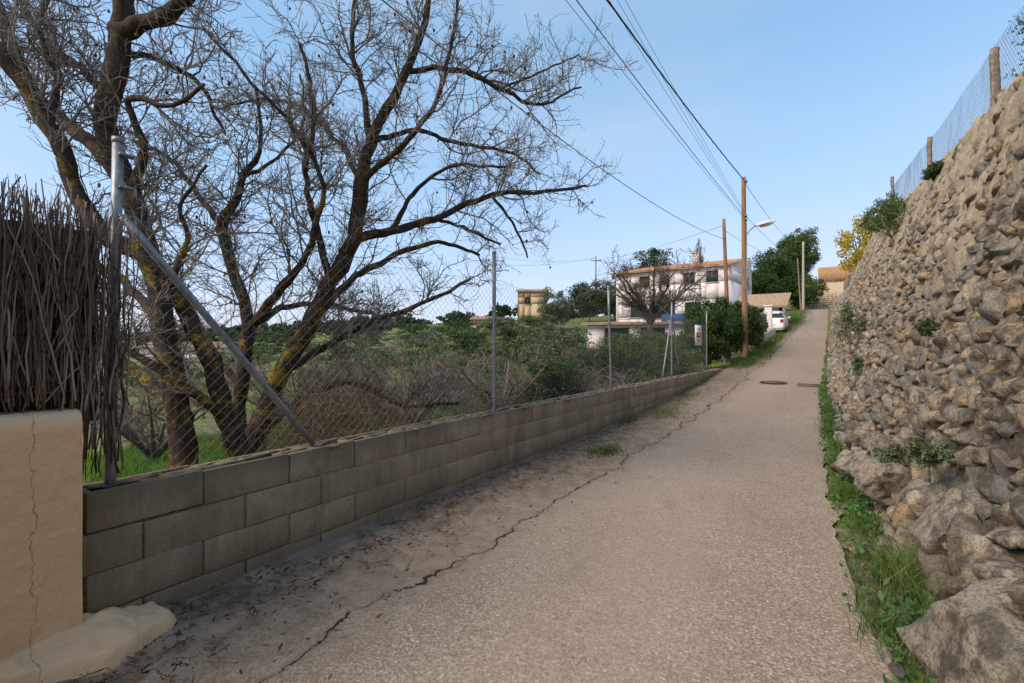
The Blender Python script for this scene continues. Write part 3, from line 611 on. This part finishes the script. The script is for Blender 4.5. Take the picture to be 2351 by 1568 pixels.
leafy('pine_tree',22.5,72,10,11,M_pin,.36,120,90,'broad dark pine rising behind the white house',zoff=0)
leafy('pine_tree',18.,70,6,8,M_pin,.34,80,90,'dark pine rising behind the white house',zoff=0)
leafy('cypress_tree',28,68,1.5,11.2,M_pin,.2,70,110,'slim cypress behind the house roof',base=.05,cs=.35)
leafy('carob_tree',35.2,62,7.0,9.4,M_dk,.26,170,120,'dense dark green evergreen tree beside the lane',base=.02)
leafy('carob_tree',32,58,5,5.5,M_dk,.24,120,110,'dense dark green evergreen tree beside the house',base=.02)
leafy('carob_tree',39,60,4.5,5.0,M_md,.22,110,110,'bushy green tree at the lane edge',base=.02)
leafy('carob_tree',40.5,64,4.5,6.0,M_dk,.24,110,110,'bushy green tree at the lane edge',base=.02)
leafy('holm_oak',46.5,74,7.5,8.5,M_md,.28,170,100,'olive green tree on top of the slope',zoff=1.0)
leafy('holm_oak',50.5,80,7,7.0,M_dk,.28,120,100,'dark green tree on top of the slope',zoff=1.0)
leafy('holm_oak',42.5,72,5,7.0,M_dk,.26,110,100,'dark green tree on top of the slope',zoff=0.)
leafy('fig_tree',0,0,3.4,4.6,M_yel,.19,90,60,'yellow leaved autumn tree on top of the stone wall',xy=(1.9,35.5),base=.1)
leafy('fig_tree',0,0,2.2,3.2,M_md,.15,60,60,'light green small tree on top of the stone wall',xy=(2.3,40),base=.1)
leafy('oak_tree',0,0,1.3,2.2,M_dk,.05,50,60,'small leaved green tree above the stone wall',xy=(2.55,8.9),base=.25,zoff=-.1,cs=.35)
for(x,y,w,h,mt,z) in((1.14,12.7,1.4,1.1,M_md,-1.0),(1.20,14.2,1.0,.9,M_md,-.65),(1.36,9.1,.45,.3,M_md,-.38),(1.1,17.5,.7,.6,M_md,-.5)):
    tr=leafy('wall_shrub',0,0,w,h,mt,.05,40,70,'green shrub spilling over the stone wall top','shrub',False,xy=(x,y),base=.02,cs=.38,group='shrubs growing from the stone wall')
    dz=float(ZT(y))+z-tr.location[2];tr.location[2]+=dz
for(x,y,z,w,h) in((.38,11.5,1.3,.75,.95),(.45,9.0,.9,.35,.35),(.35,13.5,1.9,.4,.4),(.7,5.2,1.5,.16,.16),(.42,4.6,.45,.22,.2),(.5,3.7,.7,.2,.16)):
    tr=leafy('wall_shrub',0,0,w,h,M_ol,.045,35,60,'grey green shrub rooted in the stone wall face','shrub',False,xy=(x,y),base=.02,cs=.35,group='shrubs growing from the stone wall')
    tr.location[2]=z
a=Acc();P=[]
for q in range(260):
    u=rg.uniform(-170,30);d=rg.uniform(70,190);x,y=at(u,d);z=float(terr(x,y));s_=rg.uniform(2,4)
    P.append(crownpts((x,y,z+s_*.35),(s_,s_,s_*.45),7,40,.5))
a.leaves(np.concatenate(P),1.0,.7);a.obj('distant_woodland',M_pin,kind='stuff',label='far scrub and woodland on the valley side',category='woodland')
# ---------------------------------------------------------------- grasses
def fld(n,x0,x1,y0,y1,th=.0,sc=.8,seed=3):
    x=rg.uniform(x0,x1,n);y=rg.uniform(y0,y1,n);P=np.stack([x,y,0*x],-1);k=vn(P,sc,seed)+vn(P,sc*3,seed+1)*.5>th;x,y=x[k],y[k];return np.stack([x,y,terr(x,y)-.01],-1)
a=Acc();B=fld(120000,-11,-3.15,0.2,11,-.2);a.grass(B,.20,.010,.5);a.obj('field_grass',M_fgl,kind='stuff',label='bright green grass growing behind the block wall',category='grass')
a=Acc();B=fld(36000,-28,-4,7,34,.06,.3,5);a.grass(B,.42,.018,.4);a.obj('dry_grass',M_dry,kind='stuff',label='straw coloured tall dry grass in the field',category='grass')
a=Acc();B=fld(45000,-30,-4,9,34,-.05,.3,9);a.grass(B,.32,.022,.4);a.obj('meadow_grass',M_mgl,kind='stuff',label='green meadow grass on the slope',category='grass')
a=Acc();n=12000;y=1.2+rg.random(n)**1.5*30;x=XR(y)-.03+rg.random(n)*(XB(y)-XR(y)+.10)
P=np.stack([x,y,0*x],-1);k=(vn(P,1.7,7)+vn(P,5,2)*.9)>.10;x,y=x[k],y[k];P=P[k]
B=np.stack([x,y,R(y)-.01+.05*(x-XR(y))],-1);a.grass(B,.06+.08*np.clip(vn(P,1.1,5)*2,0,1),.0045,.9)
for(cx,cy,n,h) in((.36,3.5,600,.22),(.22,2.9,220,.13),(.26,4.3,220,.12),(.14,5.2,250,.15),(.08,6.4,250,.15),(.36,2.2,250,.13),(.50,3.1,200,.24),(.05,8.2,250,.18),(0.03,10,250,.2),(-.04,12.5,300,.22),(.1,7.2,200,.14),(0,9.1,200,.16)):
    q=rg.normal(size=(n,2))*[.06,.14];a.grass(np.stack([cx+q[:,0],cy+q[:,1],R(cy+q[:,1])+.01],-1),h,.0045,.8)
a.obj('verge_grass',M_gl,kind='stuff',label='green grass tufts between the lane and the stone wall',category='grass')
a=Acc()
for q in range(230):
    y=1.6+rg.random()**1.4*14;x=XR(y)+rg.uniform(.05,1.1)*(XB(y)-XR(y));n=16
    p=np.array([x,y,R(y)+.05])+rg.normal(size=(n,3))*[.05,.06,.03];a.leaves(p,rg.uniform(.03,.07),.028,.3)
a.obj('verge_weeds',M_weed,kind='stuff',label='broad leaved weeds among the verge grass',category='weeds')
a=Acc()
for(x,y,n,sx,sy,h) in((-2.35,5.45,500,.10,.16,.10),(-2.75,7.6,400,.05,.25,.13),(-2.5,8.6,500,.15,.4,.10),(-2.62,10.5,400,.10,.7,.1),(-2.83,4.2,60,.02,.1,.06),(-2.83,2.2,60,.02,.1,.05),(-2.8,1.0,60,.03,.1,.05),(-2.35,4.4,70,.1,.1,.04),(-2.4,23,900,.2,2.,.3),(-2.5,29,900,.15,3.,.3),(-2.6,19,700,.15,.8,.25),(-2.85,13,400,.05,1.5,.14),(-2.6,50,1500,.5,8,.5)):
    q=rg.normal(size=(n,2))*[sx,sy];yy=y+q[:,1];xx=x+q[:,0];a.grass(np.stack([xx,yy,R(yy)+.01],-1),h,.006 if y<15 else .02,.9)
a.obj('roadside_grass',M_gl,kind='stuff',label='small grass tufts along the block wall and lane edge',category='grass')
a=Acc();n=2400;y=rg.random(n)**1.3*11+.5;x=-2.88+np.abs(rg.normal(size=n))*.42;P=np.stack([x,y,R(y)+.045],-1)
th=rg.uniform(0,6.28,n);L=rg.uniform(.008,.026,n)[:,None];w=L*.35;d=np.stack([np.cos(th),np.sin(th),rg.normal(size=n)*.25],-1);e=np.stack([-np.sin(th),np.cos(th),rg.normal(size=n)*.3],-1)
a.add(np.stack([P-d*L,P+e*w,P+d*L,P-e*w],1),np.arange(4*n).reshape(n,4));a.obj('leaf_litter',M_debris,kind='stuff',label='dead leaves scattered along the foot of the block wall',category='leaf litter')
a=Acc();n=420;y=rg.random(n)**1.3*8+.5;x=-2.85+np.abs(rg.normal(size=n))*.3;th=rg.uniform(0,6.28,n);L=rg.uniform(.03,.16,n);k=4
s_=np.linspace(-.5,.5,k);P=np.zeros((n,k,3));P[:,:,0]=x[:,None]+s_*(np.cos(th)*L)[:,None]+rg.normal(size=(n,k))*.004;P[:,:,1]=y[:,None]+s_*(np.sin(th)*L)[:,None];P[:,:,2]=R(P[:,:,1])+.045
a.tubes(P,np.full((n,k),.0022),4);a.obj('fallen_twigs',M_brush,kind='stuff',label='small fallen twigs on the dirty lane edge',category='twigs')
def manhole(x,y,r,sq):
    a=Acc();z=float(R(y))+.022;sl=(float(R(y+.3))-float(R(y-.3)))/.6;k=32
    M=np.array(Matrix.Rotation(math.atan(sl),3,'X'))
    if sq:
        a.box((x,y,z),(r*2,r*1.6,.02),M=M)
    else:
        for rr,zz in((r,0),(r*.86,.006)):
            th=np.arange(k)*2*math.pi/k;top=np.stack([rr*np.cos(th),rr*np.sin(th),0*th+.008+zz],-1);bot=top-[0,0,.03]
            V=np.concatenate([top,bot])@M.T+[x,y,z];i=np.arange(k);a.add(V,[np.stack([i,np.roll(i,-1),np.roll(i,-1)+k,i+k],-1),i[None,:]])
        for q in range(-4,5):
            w=math.sqrt(max(.01,(r*.8)**2-(q*.06)**2));a.box(tuple(np.array([x,y,z])+M@np.array([0,q*.06,.017])),(2*w,.02,.008),M=M)
    a.obj('manhole_cover',M_iron,label='rusty round iron manhole cover set in the lane' if not sq else 'rusty square iron cover set in the lane',category='manhole cover')
manhole(-1.2,14.2,.33,False);manhole(-.38,14.0,.26,True)
# ---------------------------------------------------------------- poles
def pole(name,p,q,r0,r1,mat,label,box=False):
    e=empty(name,tuple(p),label=label,category='utility pole');a=Acc();t=np.linspace(0,1,16);P=np.array(p)[None]+(np.array(q)-np.array(p))[None]*t[:,None]
    a.tubes(P,r0+(r1-r0)*t,4 if box else 16);adopt(a.obj('pole_shaft',mat,smooth=not box),e);return e
p1=pole('utility_pole',(-2.72,20.5,.4),(-2.78,20.5,8.1),.115,.08,M_woodp,'tall orange brown wooden utility pole at the lane edge')
for z in(7.9,6.5,6.35):
    a=Acc();a.box((-2.68,20.45,z),(.06,.3,.05));a.tubes(np.array([[-2.68,20.38,z],[-2.68,20.38,z+.09]]),np.array([.035,.025]),8);adopt(a.obj('bracket',M_galv),p1)
a=Acc();a.tubes(np.array([[-2.63,20.42,.5],[-2.66,20.42,6.2]]),np.array([.015,.015]),6);adopt(a.obj('conduit',M_galv),p1)
p2=pole('utility_pole',(-3.75,23.2,.5),(-3.95,23.0,7.15),.10,.07,M_woodp,'shorter brown wooden utility pole beside the taller one')
p3=pole('utility_pole',(-2.43,67,5.0),(-2.42,67,13.8),.17,.12,M_conc,'pale concrete utility pole by the top of the lane',True)
x,y=at(33.1,52.);p4=pole('utility_pole',(x,y,3.3),(x-.4,y,11.0),.09,.06,M_wpost,'thin leaning weathered wooden pole by the lane')
x,y=at(12.9,70);p5=pole('utility_pole',(x,y,4),(x,y,14.6),.12,.08,M_wpost,'distant wooden pole with short crossarm')
a=Acc();a.box((x,y,13.9),(1.6,.12,.12),.6);adopt(a.obj('crossarm',M_wpost),p5);p5q=(x,y,14.3)
lp=empty('street_lamp',(-2.7,20.5,6.0),label='street lamp with long pale head on a wooden pole',category='street lamp')
a=Acc();a.tubes(cr([(-2.68,20.5,5.75),(-2.55,20.58,5.95),(-2.4,20.7,6.1),(-2.2,20.8,6.15)],12),.022,8);adopt(a.obj('arm',M_galv),lp)
def loftbox(c,d,L,W,Hh,mat,name,par,top=True):
    c=np.array(c);d=nrm(np.array(d,float));r=nrm(np.cross(d,[0,0,1.]));u=np.cross(r,d);a=Acc();n=12;k=12;G=np.zeros((n,k+1,3))
    for i,t in enumerate(np.linspace(0,1,n)):
        w=W*(.35+.65*math.sin(math.pi*min(1,(.1+t*.9))**.8)) if i<n-1 else W*.2;h=Hh*(.45+.55*math.sin(math.pi*min(.95,.12+t*.85)))
        for j,th in enumerate(np.linspace(0,2*math.pi,k+1)):
            zz=math.sin(th);G[i,j]=c+d*(t-.5)*L+r*w/2*math.cos(th)+u*(h*zz if (zz>0)==top else h*.18*zz)
    a.grid(G);a.add(G[0,:-1],np.arange(k)[None]);a.add(G[-1,:-1],np.arange(k)[None]);o=a.obj(name,mat,smooth=True);adopt(o,par)
loftbox((-2.05,20.92,6.2),(1,.55,.28),.78,.30,.13,M_lamp,'lamp_head',lp)
loftbox((-2.01,20.94,6.165),(1,.55,.28),.5,.25,.07,M_lens,'lens',lp,False)
def cable(p,q,sag,r,label='black overhead cable strung between utility poles',tw=False):
    t=np.linspace(0,1,48)[:,None];P=np.array(p)+(np.array(q)-np.array(p))*t;P[:,2]-=sag*4*(t*(1-t))[:,0]
    a=Acc()
    if tw:
        for s_ in(0,2.09,4.18):
            tt=np.linspace(0,1,500)[:,None];Q=np.array(p)+(np.array(q)-np.array(p))*tt;Q[:,2]-=sag*4*(tt*(1-tt))[:,0];ph=tt[:,0]*110+s_;Q[:,0]+=np.cos(ph)*r;Q[:,2]+=np.sin(ph)*r;a.tubes(Q,r,4)
    else: a.tubes(P,r,5)
    a.obj('overhead_cable',M_cable,label=label,category='cable',group='overhead cables')
cable((-2.75,20.4,7.95),(-4.2,-13,8.6),.55,.010,'thick twisted overhead cable from the tall pole',True)
cable((-2.75,20.4,6.5),(-4.1,-13,8.6),.45,.009)
cable((-2.78,20.4,6.45),(-4.5,-13,8.6),.35,.005)
cable((-2.75,20.4,6.62),(-3.4,-13,9.0),.4,.004);cable((-2.75,20.4,6.68),(-3.3,-13,9.3),.4,.004);cable((-2.75,20.4,6.75),(-3.1,-13,9.4),.4,.004)
cable((-3.9,23,6.2),(-5.2,-10,7.6),1.25,.009,'sagging black telephone cable from the shorter pole')
cable((-2.75,20.6,7.9),(-2.4,67,13.3),.8,.010);cable((-2.75,20.6,6.6),(-2.4,67,12.6),.9,.008);cable((-3.9,23,6.6),(-2.4,67,12.4),.9,.008)
q=at(-4,60);cable(p5q,(q[0],q[1],13),.8,.014);q=at(-6,60);cable(p5q,(q[0],q[1],12),.8,.014);cable(p5q,(-3.9,23.1,6.9),.5,.01)
# ---------------------------------------------------------------- buildings
def facade(acc,p,q,z0,z1,ops,th=.3):
    p=np.array(p,float);q=np.array(q,float);L=np.linalg.norm(q-p);d=(q-p)/L;rz=math.atan2(d[1],d[0]);inn=np.array([-d[1],d[0]])
    us=sorted({0,L}|{o[0] for o in ops}|{o[1] for o in ops});zs=sorted({z0,z1}|{o[2] for o in ops}|{o[3] for o in ops})
    for a0,a1 in zip(us,us[1:]):
        for b0,b1 in zip(zs,zs[1:]):
            um,zm=(a0+a1)/2,(b0+b1)/2
            if any(o[0]<um<o[1] and o[2]<zm<o[3] for o in ops): continue
            c=p+d*um+inn*th/2;acc.box((c[0],c[1],zm),(a1-a0,th,b1-b0),rz)
    return d,inn,rz
def window(par,p,d,inn,rz,o,mull=1,nm='window'):
    um,zm=(o[0]+o[1])/2,(o[2]+o[3])/2;w,h=o[1]-o[0],o[3]-o[2];c=np.array(p)+d*um+inn*.14
    a=Acc();f=.07
    for zz in(o[2]+f/2,o[3]-f/2): a.box((c[0],c[1],zz),(w,.07,f),rz)
    for uu in [-w/2+f/2,w/2-f/2]+[w*(i/(mull+1)-.5) for i in range(1,mull+1)]:
        a.box((c[0]+d[0]*uu,c[1]+d[1]*uu,zm),(f,.066,h-2*f-.004),rz)
    fr=a.obj(nm,M_frame);adopt(fr,par)
    g=np.array(p)+d*um+inn*.17;a=Acc();a.box((g[0],g[1],zm),(w,.02,h),rz);go=a.obj('glass',M_glass);go.parent=fr
    g=np.array(p)+d*um-inn*.02;a=Acc();a.box((g[0],g[1],o[2]-.03),(w+.16,.18,.05),rz);so=a.obj('sill',M_cream);so.parent=fr
def tiles(acc,p,ud,vd,UL,VL,per=.24,row=.42):
    p=np.array(p,float);ud=nrm(np.array(ud,float));vd=nrm(np.array(vd,float));n=nrm(np.cross(ud,vd));nu=int(UL/per*6);nv=int(VL/row)
    us=np.linspace(0,UL,nu);rows=[]
    for i in range(nv+1):
        for e,off in((0,.05),(.999,.0)):
            if i==nv and e>0: break
            v=min(VL,(i+e)*VL/nv);rows.append((v,off))
    G=np.array([[p+ud*u+vd*v+n*(off+.07*abs(math.sin(math.pi*u/per))) for u in us] for v,off in rows]);acc.grid(G)
    G2=np.array([[p+ud*u+vd*v-n*.06 for u in(0,UL)] for v in(0,VL)]);acc.grid(G2)
    e=np.stack([G[0],np.array([p+ud*u-n*.06 for u in us])]);acc.grid(e)
    for uu in(0,-1):
        s=np.stack([G[:,uu],np.array([p+ud*us[uu]+vd*v-n*.06 for v,_ in rows])]);acc.grid(s)
H=empty('white_house',(-14,55,3.2),label='two storey pale rendered house with clay tile roof',category='house')
a=Acc();ops=[(2.7,3.9,7.45,8.6),(4.95,6.0,7.45,8.6),(7.45,8.6,7.45,8.6),(9.7,10.85,7.45,8.6),(1.7,3.4,4.1,5.6),(4.6,6.6,3.9,5.7),(7.6,9.2,4.1,5.5)]
pA,pB,pC,pD=(-19.8,49.5),(-8.0,49.2),(-7.4,61.),(-19.5,61.)
d,inn,rz=facade(a,pA,pB,2.0,9.05,ops);ops2=[(9.3,10.3,7.6,8.8)];d2_,inn2,rz2=facade(a,pB,pC,2.,9.04,ops2);facade(a,pC,pD,2.,9.05,[]);facade(a,pD,pA,2.,9.04,[])
V=np.array([[-8.02,49.2,9.05],[-7.42,61,9.05],[-7.42,61,11.2],[-8.2,49.25,9.05],[-7.6,61,9.05],[-7.6,61,11.2]]);a.add(V,[np.array([[0,1,2],[3,5,4]])])
adopt(a.obj('wall',M_white),H)
for o in ops: window(H,pA,d,inn,rz,o,1)
for o in ops2: window(H,pB,d2_,inn2,rz2,o,0)
a=Acc();tiles(a,(-20.3,49.0,9.08),(12.7,-.2,0),(0,12.2,2.3),12.7,12.6);adopt(a.obj('roof',M_tile),H)
a=Acc();a.box((-13,58,11.2),(.7,.7,1.8));a.box((-13,58,12.15),(.9,.9,.12));adopt(a.obj('chimney',M_cream),H)
A2=empty('house_annex',(-10,31,.3),label='low white terrace building with tiled eave and glass doors',category='house')
a=Acc();pa,pb=(-13.9,29.4),(-7.1,31.4);ops=[(1.2,2.9,.6,2.4),(3.6,5.2,.6,2.4)];d,inn,rz=facade(a,pa,pb,-.8,2.62,ops,.25);facade(a,pb,(-8.6,36.2),-.8,2.6,[],.25);facade(a,(-15.4,34.3),pa,-.8,2.6,[],.25);adopt(a.obj('wall',M_white),A2)
for o in ops: window(A2,pa,d,inn,rz,o,1,'door')
a=Acc();dd=np.array([d[0],d[1],0]);ii=np.array([inn[0],inn[1],.045]);tiles(a,np.array([pa[0],pa[1],2.68])-dd*.4-ii*.4,dd,ii,8.0,5.4);adopt(a.obj('roof',M_oldtile),A2)
a=Acc();c=np.array([pa[0],pa[1],3.0])+dd*5.9+ii*1.6;a.box(tuple(c),(1.9,.05,1.1),M=np.array(Matrix.Rotation(rz,3,'Z')@Matrix.Rotation(-math.radians(55),3,'X')));so=a.obj('solar_panel',M_solar,label='dark blue tilted solar panel on tiled roof',category='solar panel')
def cottage(u,d_,w,l,zb,zt_,mat,label,mono=True,ro=.5):
    x,y=at(u,d_);e=empty('cottage',(x,y,zb),label=label,category='house');a=Acc()
    rz=ro;c,s_=math.cos(rz),math.sin(rz);f=lambda a_,b_:(x+c*a_-s_*b_,y+s_*a_+c*b_)
    P=[f(-w/2,-l/2),f(w/2,-l/2),f(w/2,l/2),f(-w/2,l/2)];o=[(w*.25,w*.25+.9,zt_-1.9,zt_-.9)]
    dd_,inn_,rz_=facade(a,P[0],P[1],zb,zt_,o,.25);facade(a,P[1],P[2],zb,zt_-.01,[],.25);facade(a,P[2],P[3],zb,zt_,[],.25);facade(a,P[3],P[0],zb,zt_-.01,[],.25);adopt(a.obj('wall',mat),e)
    for q in o: window(e,P[0],dd_,inn_,rz_,q,0)
    a=Acc();D=np.array([dd_[0],dd_[1],0]);N_=np.array([inn_[0],inn_[1],.18]);tiles(a,np.array([P[0][0],P[0][1],zt_+.02])-D*.3-N_*.3,D,N_,w+.6,l/2*1.05+.3,.3)
    N2=np.array([-inn_[0],-inn_[1],.18]);tiles(a,np.array([P[2][0],P[2][1],zt_+.02])+D*.3-N2*.3,-D,N2,w+.6,l/2*1.05+.3,.3);adopt(a.obj('roof',M_oldtile),e)
cottage(3.2,70,4.2,5,4,8.9,M_ochre,'ochre house with clay tile roof on the hillside')
cottage(-4.,66,3.0,4,2.0,4.6,M_ochre,'low ochre cottage with tiled roof among shrubs')
cottage(-42,60,9,7,-3,.7,M_white,'pale farm building across the valley seen through branches',ro=.9)
e=empty('outbuilding',(-5,47,2.8),label='small cream outbuilding with lean-to clay tile roof',category='outbuilding')
a=Acc();d,inn,rz=facade(a,(-6.6,44),(-3.1,44),2.,4.3,[(1.2,2.1,2.7,4.2)],.2);facade(a,(-3.1,44),(-3.1,49),2.,4.3,[],.2);facade(a,(-6.6,49),(-6.6,44),2.,4.3,[],.2);adopt(a.obj('wall',M_cream),e)
window(e,(-6.6,44),d,inn,rz,(1.2,2.1,2.7,4.2),0,'door')
a=Acc();tiles(a,(-6.9,43.6,4.35),(1,0,0),(0,1,.28),4.2,5.6);adopt(a.obj('roof',M_oldtile),e)
def lowwall(name,y0,y1,x,h,mat,label,t=.2):
    a=Acc();gy=np.linspace(y0,y1,30);pr=np.array([(-t/2,-.5),(-t/2,h),(-t/2+.02,h+.02),(t/2-.02,h+.02),(t/2,h),(t/2,-.5)])
    G=np.zeros((30,6,3));G[:,:,1]=gy[:,None];G[:,:,0]=x+pr[None,:,0];G[:,:,2]=R(gy)[:,None]+pr[None,:,1];G[:,:,0]+=vn(G,1,2)*.03;a.grid(G)
    for q in(0,-1): a.add(G[q],np.arange(6)[None])
    a.obj(name,mat,label=label,category='wall')
lowwall('garden_wall',26.5,34,-2.85,.55,M_cream,'low cream rendered wall edging the lane')
lowwall('garden_wall',36.2,46,-4.6,1.2,M_cream,'cream garden wall behind the parked car')
a=Acc();
for q in range(17): a.box((-3.2,26.8+q*.4,float(R(26.8+q*.4))+1.0),(.03,.38,1.0))
a.obj('panel_fence',simple('grey_panel',(.12,.12,.13),.7),label='dark grey slatted panel fence above the low wall',category='fence')
a=Acc();a.box((-3.2,34.6,float(R(34.6))+.95),(.42,.42,2.0));a.box((-3.2,34.6,float(R(34.6))+2.0),(.55,.55,.1));a.obj('gate_pillar',M_white,bevel=.01,label='white rendered gate pillar at the lane edge',category='pillar')
e=empty('end_wall',(1,80,6),label='stone retaining wall closing the top of the lane',category='wall')
a=Acc();pts=[]
for k_ in range(16):
    x=-3.
    while x<9: x+=rg.uniform(.3,.5);pts.append((x,79.6+k_*.03,5.7+k_*.28))
pts=np.array(pts);N=len(pts);E=np.tile(np.eye(3)[None],(N,1,1));stones(a,pts,E[:,0],E[:,1],E[:,2],np.stack([rg.uniform(.2,.3,N),rg.uniform(.15,.2,N),rg.uniform(.15,.2,N)],-1),2,9,9,.08);adopt(a.obj('stones',M_rub),e)
a=Acc();a.box((3,80.1,7.6),(12,.7,4.6));adopt(a.obj('mortar_core',M_earth_shade),e)
a=Acc()
for q in range(40): a.box((-1.0+q*.15,80.3,11.1),(.14,.04,2.3))
for z in(10.3,11.9): a.box((1.9,80.35,z),(6.1,.05,.12))
a.obj('timber_fence',M_panel,label='orange brown timber board fence on the end wall',category='fence')
a=Acc()
for q in range(60): a.box((1.35-.005*q,30+q*.22,float(ZT(30+q*.22))+.45),(.03,.2,1.1+rg.normal()*.03))
a.obj('reed_fence',M_wpost,label='weathered grey reed fence along the stone wall top',category='fence')
# ---------------------------------------------------------------- car
car=empty('parked_car',(-3.28,39.2,float(R(39.2))),label='white hatchback car parked at the lane edge',category='car')
L=[(-2.0,.55,.70),(-1.96,.92,.80),(-1.85,1.05,.84),(-1.55,1.36,.86),(-1.2,1.46,.86),(-.5,1.5,.87),(.2,1.47,.87),(.6,1.28,.87),(1.0,1.0,.86),(1.3,.93,.85),(1.75,.82,.80),(1.95,.62,.70)]
rings=[]
for(yy,h,w) in L:
    half=[];
    for zz in(.22,.45,.72,.92,1.2,1.38):
        z=min(zz,h-.02-.01*(1.4-zz));wd=w*(1-.30*max(0,(z-.88))/.5)*(.93 if zz<.3 else 1);half.append((wd,z))
    wt=half[-1][0];half+=[(wt*.8,h),(0,h+.02)]
    ring=[(-a_,z) for a_,z in half]+[(a_,z) for a_,z in half[::-1][1:]];rings.append([(a_,yy,z) for a_,z in ring])
G=np.array(rings);sl=math.atan(.085);Mx=np.array(Matrix.Rotation(sl,3,'X'));base=np.array(car.location)
G=G@Mx.T+base;n_,m_,_=G.shape;idx=np.arange(n_*m_).reshape(n_,m_);F=np.stack([idx[:-1,:-1],idx[1:,:-1],idx[1:,1:],idx[:-1,1:]],-1).reshape(-1,4)
loc=(G.reshape(-1,3)-base)@Mx;cz=loc[F].mean(1)
gl=(cz[:,2]>.93)&(cz[:,2]<1.40)&(cz[:,1]>-1.9)&(cz[:,1]<.95)&~((np.abs(cz[:,1]+.1)<0.08))
a=Acc();a.add(G.reshape(-1,3),F[~gl]);a.add(G[0],np.arange(m_)[None]);a.add(G[-1],np.arange(m_)[None]);adopt(a.obj('body',M_paint,smooth=False,bevel=0),car)
a=Acc();a.add(G.reshape(-1,3),F[gl]);adopt(a.obj('window',M_glass),car)
def cb(name,c,d_,mat,par=car):
    a=Acc();a.box(tuple(base+Mx@np.array(c)),d_,M=Mx);o=a.obj(name,mat,bevel=.015);adopt(o,par);return o
for sx in(-1,1):
    cb('tail_light',(sx*.66,-1.97,.86),(.2,.1,.22),M_red);cb('headlight',(sx*.6,1.88,.68),(.3,.16,.14),M_lensm)
    cb('mirror',(sx*.95,.55,.98),(.16,.1,.12),M_paint)
    for yy in(-1.25,1.25):
        c=base+Mx@np.array([sx*.76,yy,.31]);a=Acc()
        a.tubes(np.array([c-[.1,0,0],c+[.1,0,0]]),np.array([.31,.31]),24);w=a.obj('wheel',M_tyre);adopt(w,car)
        a=Acc();cc=c+[sx*.1,0,0];a.tubes(np.array([cc,cc+[sx*.015,0,0]]),np.array([.2,.17]),10);r_=a.obj('rim',M_rim);r_.parent=w
cb('bumper',(0,-1.99,.42),(1.5,.14,.22),M_paint);cb('number_plate',(0,-2.03,.62),(.5,.02,.11),M_signw)
# ---------------------------------------------------------------- camera, light, world
sc_=bpy.context.scene
cam=bpy.data.cameras.new('camera');cam.lens=16;cam.sensor_width=36;cam.clip_end=2000;cam.clip_start=.05
co=bpy.data.objects.new('camera',cam);co.location=(0,0,EYE);co.rotation_euler=(math.pi/2,0,math.atan2(S,C));col.objects.link(co);sc_.camera=co
el=math.radians(42);azv=Vector((-.42,-.907,0)).normalized();ds=Vector((azv.x*math.cos(el),azv.y*math.cos(el),math.sin(el)))
sl_=bpy.data.lights.new('sun','SUN');sl_.energy=3.9;sl_.angle=math.radians(32);sl_.color=(1,.88,.73);so=bpy.data.objects.new('sun',sl_);so.rotation_euler=ds.to_track_quat('Z','Y').to_euler();so.location=(0,0,30);col.objects.link(so)
w=bpy.data.worlds.new('World');sc_.world=w;w.use_nodes=True;nt=w.node_tree;bgd=nt.nodes['Background']
sk=nt.nodes.new('ShaderNodeTexSky');sk.sky_type='NISHITA';sk.sun_disc=False;sk.sun_elevation=el;sk.sun_rotation=math.atan2(ds.x,ds.y)%(2*math.pi);sk.air_density=1.0;sk.dust_density=1.0;sk.ozone_density=1.0
def vm(op,a,b):
    n=nt.nodes.new('ShaderNodeVectorMath');n.operation=op
    for i,v in((0,a),(1,b)):
        if isinstance(v,tuple): n.inputs[i].default_value=v
        else: nt.links.new(v,n.inputs[i])
    return n.outputs[0]
x_=vm('MULTIPLY',sk.outputs[0],(2.3,3.7,3.8))
soft=vm('DIVIDE',x_,vm('ADD',vm('MULTIPLY',x_,(.10,.12,.085)),(1.,1.,1.)))
tc=nt.nodes.new('ShaderNodeTexCoord');mp=nt.nodes.new('ShaderNodeMapping');mp.inputs['Scale'].default_value=(1,1,4);nz=nt.nodes.new('ShaderNodeTexNoise');nz.inputs['Scale'].default_value=1.3;nz.inputs['Detail'].default_value=5
rp=nt.nodes.new('ShaderNodeValToRGB');rp.color_ramp.elements[0].position=.42;rp.color_ramp.elements[0].color=(0,0,0,1);rp.color_ramp.elements[1].position=.8;rp.color_ramp.elements[1].color=(.45,.45,.45,1)
mx=nt.nodes.new('ShaderNodeMixRGB');mx.inputs[2].default_value=(4.7,5.1,6.1,1)
nt.links.new(tc.outputs['Generated'],mp.inputs[0]);nt.links.new(mp.outputs[0],nz.inputs['Vector']);nt.links.new(nz.outputs['Fac'],rp.inputs[0]);nt.links.new(rp.outputs[0],mx.inputs[0]);nt.links.new(soft,mx.inputs[1]);nt.links.new(mx.outputs[0],bgd.inputs[0])
bgd.inputs[1].default_value=.15
sc_.view_settings.view_transform='Standard';sc_.view_settings.look='None';sc_.view_settings.exposure=0
